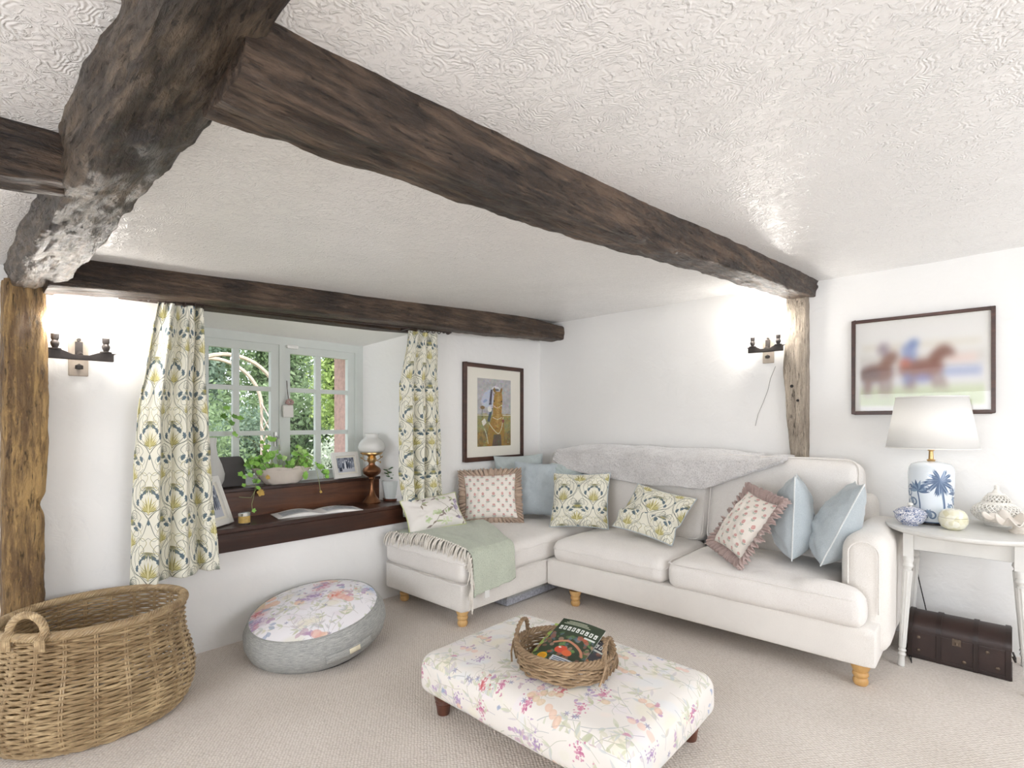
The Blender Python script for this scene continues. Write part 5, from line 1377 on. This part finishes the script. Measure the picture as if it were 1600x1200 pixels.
# photo frame small
def photoframe(c, rz, lean, w_, h_, fw, art, label, depth=.02):
    t = thing('photo_frame', label, 'photo frame', c, (0, 0, rz)); M = Matrix.Rotation(-math.radians(lean), 4, 'X')
    b = MB(); x = w_ / 2
    for (x0, x1, z0, z1) in ((-x, -x + fw, 0, h_), (x - fw, x, 0, h_), (-x + fw, x - fw, h_ - fw, h_), (-x + fw, x - fw, 0, fw)): b.box(x0, x1, -depth, 0, z0, z1, M=M)
    b.build('frame', M_whitep, t, world=False, smooth=False, bevel=.003)
    b = MB(); b.box(-x + fw * .8, x - fw * .8, -depth * .35, -.001, fw * .8, h_ - fw * .8, M=M); b.build('mount', M_mat, t, world=False, smooth=False)
    g = fw + min(w_, h_) * .07; y = -depth * .37
    b = MB(); b.add([M @ Vector(p) for p in ((-x + g, y, g), (x - g, y, g), (x - g, y, h_ - g), (-x + g, y, h_ - g))], [(0, 1, 2, 3)], [(0, 0), (1, 0), (1, 1), (0, 1)]); b.build('photograph', art, t, world=False, merge=False, smooth=False)
    b = MB(); b.add([Vector((-.03, math.sin(math.radians(lean)) * h_ * .75, math.cos(math.radians(lean)) * h_ * .75)), Vector((.03, math.sin(math.radians(lean)) * h_ * .75, math.cos(math.radians(lean)) * h_ * .75)), Vector((.035, .03 + math.sin(math.radians(lean)) * h_ , .002)), Vector((-.035, .03 + math.sin(math.radians(lean)) * h_ , .002))], [(0, 1, 2, 3)])
    o = b.build('strut', M_dark, t, world=False, smooth=False); s_ = o.modifiers.new('t', 'SOLIDIFY'); s_.thickness = .003
photoframe((-1.905, .345, LZ + .002), math.radians(8), 14, .245, .20, .03, M_photo1, 'small white frame with black and white photograph on the upper ledge')
photoframe((-2.905, .06, SZ + .002), math.radians(38), 20, .24, .30, .036, M_photo2, 'larger white photo frame half hidden behind the left curtain')
# dark rounded panel
b = MB(); P = []
w_, h_, r = .36, .20, .04
for (cx, cz_, a0) in ((w_ / 2 - r, h_ - r, 0), (-w_ / 2 + r, h_ - r, PI / 2)):
    for k in range(7): a = a0 + PI / 2 * k / 6; P.append((cx + r * math.cos(a), cz_ + r * math.sin(a)))
P += [(-w_ / 2, 0), (w_ / 2, 0)]
b.prism(P, -.009, .009, M=Matrix.Rotation(PI / 2, 4, 'X')); o = b.build('dark_panel', M_dark, angle=30, bevel=.003)
o.location = (-2.80, .40, LZ + .002); o.rotation_euler = (math.radians(-8), 0, math.radians(6)); set_props(o, 'dark grey round-cornered panel propped against the window on the upper ledge', 'panel')
# white vase behind the curtain
b = MB(); b.lathe([(.0001, 0), (.045, 0), (.05, .01), (.072, .06), (.076, .10), (.06, .16), (.036, .22), (.028, .28), (.032, .33), (.028, .33), (.024, .28), (.0001, .27)], 36, (0, 0, 0)); o = b.build('glass_vase', M_opal); o.location = (-2.855, .345, LZ)
set_props(o, 'tall pale glass vase half hidden behind the left curtain', 'vase')
# blue glass dish under the planter (bright blue reflections on the ledge)
# planter
pl = thing('trough_planter', 'long pale stoneware trough planted with trailing geranium', 'potted plant', (-2.39, .375, LZ)); c = Vector((-2.39, .375, LZ))
b = MB()
def bowlf(u, v):
    a = 2 * PI * u; rx = lerp(.115, .225, v ** .8); ry = lerp(.045, .078, v ** .8)
    ca, sa = math.cos(a), math.sin(a); k = (abs(ca) ** 3 + abs(sa) ** 3) ** (-1 / 3.)
    return c + Vector((rx * ca * k * .93, ry * sa * k * .93, .118 * v + .003 * math.sin(a * 9)))
b.grid(bowlf, 64, 14); b.grid(lambda u, v: c + (bowlf(u, 1) - c) * lerp(1, .94, v) - Vector((0, 0, .01 * v)), 64, 2); b.add([bowlf(k / 64, 0) for k in range(64)], [tuple(range(64))])
o = b.build('trough', M_stonepot, pl, angle=60)
b = MB(); b.add([c + (bowlf(k / 48, 1) - c) * .95 - Vector((0, 0, .012)) for k in range(48)], [tuple(range(48))]); b.build('soil', M_soil, pl, smooth=False)
def gleaf(mb, p, nrm, r, rot, mi=0):
    q = Vector(nrm).normalized().to_track_quat('Z', 'Y').to_matrix(); n = 20; vs = [Vector(p)]
    for k in range(n):
        a = 2 * PI * k / n + rot; rr = r * (.86 + .16 * math.cos((a - rot) * 5)) * (.55 if k == 0 else 1)
        vs.append(Vector(p) + q @ Vector((rr * math.cos(a), rr * math.sin(a), .22 * r + .06 * r * math.cos(5 * (a - rot)))))
    mb.add(vs, [(0, 1 + k, 1 + (k + 1) % n) for k in range(n)], None, mi)
R = random.Random(12); lb = MB(); stb = MB()
def vine(P, leaves, rr=.02):
    stb.tube(P, .0018, 5)
    for i in leaves:
        p = Vector(P[i]); d = Vector((R.uniform(-.4, .4), -.7, R.uniform(.1, .8))).normalized(); e = p + Vector((R.uniform(-.02, .02), -.012, R.uniform(-.005, .02)))
        stb.tube([p, e], .0012, 4); gleaf(lb, e, d, rr * R.uniform(.8, 1.25), R.random() * 6, R.choice((0, 0, 0, 0, 1)))
for k in range(95):
    side = R.choice((-1, 1)); x = c.x + side * R.uniform(.015, .235) ; h_ = R.uniform(-.02, .12) * (1.1 - abs(x - c.x - side * .09) * 5)
    p = Vector((x, c.y + R.uniform(-.085, .05), c.z + .12 + max(0, h_))); stb.tube([Vector((lerp(x, c.x, .4), c.y, c.z + .10)), p], .0014, 4)
    gleaf(lb, p, Vector((R.uniform(-.9, .9), -.8, R.uniform(-.2, 1.3))), R.uniform(.015, .027), R.random() * 6, R.choice((0, 0, 0, 1, 2, 2)))
vine([c + Vector(q) for q in ((-.16, -.06, .11), (-.20, -.10, .09), (-.225, -.115, .04), (-.235, -.12, -.02), (-.26, -.125, -.06), (-.30, -.12, -.055), (-.33, -.11, -.05))], (0, 1, 1, 2, 2, 3), .02)
vine([c + Vector(q) for q in ((-.235, -.12, -.02), (-.25, -.13, -.07), (-.262, -.14, -.10), (-.262, -.15, -.145))], (3,), .014)
vine([c + Vector(q) for q in ((-.22, -.11, .05), (-.27, -.115, .075), (-.31, -.115, .078))], (1, 2, 2), .021)
vine([c + Vector(q) for q in ((-.22, -.12, .0), (-.27, -.12, .02), (-.30, -.12, .025))], (2,), .02)
vine([c + Vector(q) for q in ((-.08, -.02, .12), (-.12, -.02, .22), (-.16, -.0, .28), (-.24, .0, .325), (-.30, .01, .33))], (1, 2, 4), .022)
vine([c + Vector(q) for q in ((-.06, -.02, .12), (-.10, -.03, .20), (-.11, -.03, .25), (-.10, -.03, .30))], (1, 1, 2, 2, 3, 3), .022)
vine([c + Vector(q) for q in ((-.30, .01, .33), (-.34, .0, .42), (-.38, -.02, .46))], (1, 2, 2), .022)
vine([c + Vector(q) for q in ((-.30, -.01, .45), (-.33, -.02, .46), (-.36, -.03, .50))], (0, 1, 2), .022)
vine([c + Vector(q) for q in ((.10, -.03, .12), (.09, -.03, .19), (.08, -.03, .24))], (1, 2), .018)
vine([c + Vector(q) for q in ((.17, -.06, .12), (.22, -.09, .10), (.25, -.10, .06), (.255, -.10, .02))], (0, 1, 1, 1, 2, 2, 2, 3, 3), .023)
vine([c + Vector(q) for q in ((.17, -.06, .12), (.20, -.10, .09), (.215, -.11, .0), (.22, -.115, -.06))], (1,), .02)
vine([c + Vector(q) for q in ((.10, -.07, .12), (.11, -.09, .08), (.12, -.095, .05))], (2, 2), .025)
stb.build('stems', M_stem, pl)
o = lb.build('leaves', [M_leafg, plain('mid_green_leaf', '#6d9a48', .5, 0, 25, .25, .3, 120), plain('pale_green_leaf', '#b3d886', .5, 0, 25, .2, .3, 120)], pl, merge=False, angle=180, kind='stuff')
for q_, r_ in (((-.195, -.11, -.035), .028), ((.222, -.118, -.07), .012), ((-.14, -.09, .06), .018)):
    b = MB(); gleaf(b, c + Vector(q_), (0, -1, .2), r_, .5); b.build('withered_leaf', M_leafy, pl, merge=False, angle=180, label='withered yellow leaf')
# oil lamp
ol = thing('oil_lamp', 'bronze oil lamp with white glass shade at the right of the sill', 'lamp', (-1.79, .19, SZ)); c = (-1.79, .19, SZ)
b = MB(); b.lathe([(.0001, 0), (.062, 0), (.064, .008), (.056, .018), (.040, .034), (.026, .055), (.017, .085), (.013, .12), (.016, .145), (.022, .152), (.020, .158), (.034, .166), (.060, .182), (.066, .198), (.060, .214), (.036, .228), (.024, .236), (.022, .246)], 40, c); b.build('font', M_copper, ol)
b = MB(); b.lathe([(.022, .246), (.032, .258), (.034, .275), (.026, .285), (.034, .292), (.070, .300), (.074, .304), (.074, .312), (.066, .312), (.028, .305), (.0001, .305)], 40, c)
for s_ in (-1, 1):
    P = []
    for k in range(16): a = k / 15 * 4.6; r = .022 * (1 - k / 20); P.append((c[0] + s_ * (.086 + r * math.cos(a + 1.2)), c[1], c[2] + .288 + r * math.sin(a + 1.2)))
    b.tube([(c[0] + s_ * .032, c[1], c[2] + .262)] + [(c[0] + s_ * .055, c[1], c[2] + .262)] + P[::-1], .0025, 5)
b.tube([(c[0] + .03, c[1], c[2] + .262), (c[0] + .062, c[1] - .01, c[2] + .250)], .002, 5); b.ellipsoid((c[0] + .066, c[1] - .01, c[2] + .249), (.004, .007, .007), 6)
b.build('burner', M_brass, ol)
b = MB(); b.lathe([(.072, .314), (.088, .324), (.094, .342), (.088, .366), (.070, .386), (.050, .398), (.044, .404), (.045, .418), (.052, .428)], 48, c); o = b.build('lamp_shade', M_opal, ol, angle=180); s_ = o.modifiers.new('t', 'SOLIDIFY'); s_.thickness = .003
b = MB(); b.lathe([(.016, .312), (.022, .34), (.016, .38), (.013, .424)], 20, c); b.build('chimney', M_glass, ol)
ol.scale = (1.05, 1.05, 1.24)
# succulent pot
pt = thing('potted_jade_plant', 'small jade plant in a pale ribbed pot beside the oil lamp', 'potted plant', (-1.605, .20, SZ)); c = Vector((-1.605, .20, SZ))
b = MB(); b.lathe([(.0001, 0), (.048, 0), (.052, .014), (.0001, .014)], 28, c); b.build('saucer', M_dkleg, pt)
b = MB(); n = 48; prof = [(.040, .014), (.056, .105), (.058, .125), (.054, .125), (.052, .11)]; vs = []
for (r, z) in prof:
    for k in range(n):
        a = 2 * PI * k / n; rr = r * (1 + (.02 * math.cos(a * 12) if z < .12 else 0)); vs.append(c + Vector((rr * math.cos(a), rr * math.sin(a), z)))
b.add(vs, [(i * n + k, i * n + (k + 1) % n, (i + 1) * n + (k + 1) % n, (i + 1) * n + k) for i in range(len(prof) - 1) for k in range(n)]); b.build('pot', M_potw, pt)
b = MB(); b.lathe([(.0001, .112), (.052, .112)], 24, c); b.build('soil', M_soil, pt)
R = random.Random(3); b = MB(); st = MB()
for (dx, dy, h_) in ((0, 0, .10), (-.012, .01, .085), (.014, -.006, .07)):
    st.tube([c + Vector((0, 0, .11)), c + Vector((dx, dy, .11 + h_ * .5)), c + Vector((dx * 1.8, dy * 1.5, .11 + h_))], .0025, 5)
    for k in range(9):
        q = .25 + .75 * k / 8; a = k * 2.4 + dx * 100; p = c + Vector((dx * 1.6 * q, dy * q, .11 + h_ * q)); e = p + Vector((math.cos(a) * .018, math.sin(a) * .018, .006))
        Mx = Matrix.Translation(e) @ Matrix.Rotation(a, 4, 'Z') @ Matrix.Rotation(-.3, 4, 'Y'); b.ellipsoid((0, 0, 0), (.016, .0085, .0035), 6, M=Mx)
st.build('stems', M_stem, pt); b.build('leaves', M_leafd, pt)
pt.scale = (1.3, 1.3, 1.25)
# hanging heart
hh = thing('hanging_ornament', 'small white fabric tag with ribbon hanging from the window catch', 'ornament', (-2.31, .43, 1.55))
b = MB(); b.tube([(-2.325, .452, 1.60), (-2.328, .44, 1.55), (-2.32, .435, 1.46)], .0028, 6); b.build('ribbon', plain('brown_ribbon', '#4a3a34', .8), hh)
b = MB(); b.softbox(-2.362, -2.285, .425, .443, 1.335, 1.425, .012, n=8, amp=.004); b.build('tag', M_paper, hh)
b = MB(); R = random.Random(9)
for k in range(7): a = k * .9; b.ellipsoid((-2.315 + .02 * math.cos(a), .428 + .006 * math.sin(a * 2), 1.447 + .014 * math.sin(a)), (.013, .007, .011), 6)
b.build('bow', plain('pinkish_bow', '#b09490', .8), hh)

# ------------------------------------------------------------------ garden
M_grass = plain('lawn', '#6f8a4e', .9, 0, 6, .3, .8, 60)
MB().box(-16, 12, YO + .001, 22, -.3, -.25).build('garden_ground', M_grass, smooth=False, kind='structure')
def leafmat(name, c1, c2):
    m, nt, n, b = newmat(name)
    nz = N(nt, 'ShaderNodeTexNoise', Scale=6.0, Detail=4.0); nt.links.new(coords(nt), nz.inputs['Vector'])
    nt.links.new(ramp(nt, nz.outputs[0], [(0.35, hexc(c1)), (0.65, hexc(c2))]), b.inputs['Base Color']); b.inputs['Roughness'].default_value = .6
    t = N(nt, 'ShaderNodeBsdfTranslucent'); t.inputs[0].default_value = (*hexc(c2), 1); mx = N(nt, 'ShaderNodeMixShader'); mx.inputs[0].default_value = .35
    nt.links.new(b.outputs[0], mx.inputs[1]); nt.links.new(t.outputs[0], mx.inputs[2]); nt.links.new(mx.outputs[0], n['Material Output'].inputs[0]); return m
ML = [leafmat('hedge_leaf', '#5f7550', '#9bb084'), leafmat('conifer_leaf', '#586e5c', '#97ab95'), leafmat('bright_leaf', '#86a058', '#b9ca80'), leafmat('silver_leaf', '#aab59f', '#dbe0d2')]
M_bark = plain('bark', '#6d5f50', .9, 0, 12, .3, 1, 30)
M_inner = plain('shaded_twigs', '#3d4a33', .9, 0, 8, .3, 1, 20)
def bush(name, label, cat, c, r, nleaf, size, mat, seed, trunk=0, group=None, core=True):
    t = thing(name, label, cat, (c[0], c[1], -.25), group=group); R = np.random.RandomState(seed); b = MB(); c = Vector(c)
    for k in range(nleaf):
        v = R.normal(size=3); v /= np.linalg.norm(v); v[1] = -abs(v[1]) if R.uniform() < .6 else v[1]; q = R.uniform(.55, 1.05)
        bump_ = 1 + .3 * noise.noise(Vector(v) * 3 + Vector((seed, 0, 0))) + .18 * noise.noise(Vector(v) * 9 + Vector((seed, 5, 0)))
        p = c + Vector((v[0] * r[0], v[1] * r[1], v[2] * r[2])) * q * bump_
        d = Vector(R.normal(size=3)).normalized(); e = d.cross(Vector(R.normal(size=3))).normalized(); s = size * R.uniform(.5, 1.2)
        b.add([p - d * s, p + e * s * .5, p + d * s, p - e * s * .5], [(0, 1, 2, 3)])
    b.build('foliage', mat, t, merge=False, smooth=False)
    if trunk:
        b = MB(); b.tube([(c.x, c.y, -.25), (c.x + .05, c.y, c.z - r[2] * .3), (c.x, c.y, c.z + r[2] * .5)], [trunk, trunk * .8, trunk * .4], 10); b.build('trunk', M_bark, t)
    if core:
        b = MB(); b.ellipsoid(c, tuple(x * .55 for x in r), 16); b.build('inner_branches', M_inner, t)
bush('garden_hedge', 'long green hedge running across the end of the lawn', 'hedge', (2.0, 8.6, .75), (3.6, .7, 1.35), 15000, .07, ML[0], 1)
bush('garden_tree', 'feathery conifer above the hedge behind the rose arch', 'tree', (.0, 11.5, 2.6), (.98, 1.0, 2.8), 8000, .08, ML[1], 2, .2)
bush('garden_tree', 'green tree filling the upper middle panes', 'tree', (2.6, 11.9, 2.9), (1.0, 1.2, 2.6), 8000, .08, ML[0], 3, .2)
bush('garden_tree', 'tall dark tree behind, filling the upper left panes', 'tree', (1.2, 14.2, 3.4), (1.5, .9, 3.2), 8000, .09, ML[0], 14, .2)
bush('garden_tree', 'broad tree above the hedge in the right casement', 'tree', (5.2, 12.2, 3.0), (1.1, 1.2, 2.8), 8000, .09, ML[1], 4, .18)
bush('garden_tree', 'bright ivy-clad tree seen at the upper right pane', 'tree', (1.35, 6.1, 2.25), (.62, .6, 1.35), 7000, .045, ML[2], 5, .14)
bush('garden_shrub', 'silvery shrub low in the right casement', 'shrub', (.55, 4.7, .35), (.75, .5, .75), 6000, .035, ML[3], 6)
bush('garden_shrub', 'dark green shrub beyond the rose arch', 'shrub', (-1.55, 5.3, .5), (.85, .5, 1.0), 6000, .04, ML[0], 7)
bush('garden_shrub', 'pale green shrub in the middle of the garden view', 'shrub', (-.3, 6.6, .55), (.75, .5, 1.0), 6000, .045, ML[1], 8)
# rose arch
M_arch = plain('weathered_pink_timber', '#c9b5a6', .8, 0, 20, .12, .3, 60)
ar = thing('rose_arch', 'pale weathered timber garden arch with trellis side', 'garden arch', (-1.91, 3.0, -.25))
b = MB()
for y in (2.75, 3.25):
    for r in (.55,):
        b.tube([(-1.91 + r * math.cos(a), y, 1.48 + r * math.sin(a)) for a in [PI * k / 24 for k in range(25)]], .022, 6)
    for x in (-2.46, -1.36): b.tube([(x, y, -.25), (x, y, 1.49)], .016, 6)
b.build('arch_frame', M_arch, ar)
for x in (-1.37, -2.45):
    b = MB()
    for k in range(0, 13):
        for s_ in (-1, 1):
            z0 = -.25 + k * .14; P0 = Vector((x, 2.75, z0)); P1 = Vector((x, 3.25, z0 + .4))
            if s_ < 0: P0, P1 = Vector((x, 3.25, z0)), Vector((x, 2.75, z0 + .4))
            if z0 > -.26 and z0 + .4 < 1.58: b.tube([P0, P1], .008, 5)
    b.build('trellis', M_arch, ar)
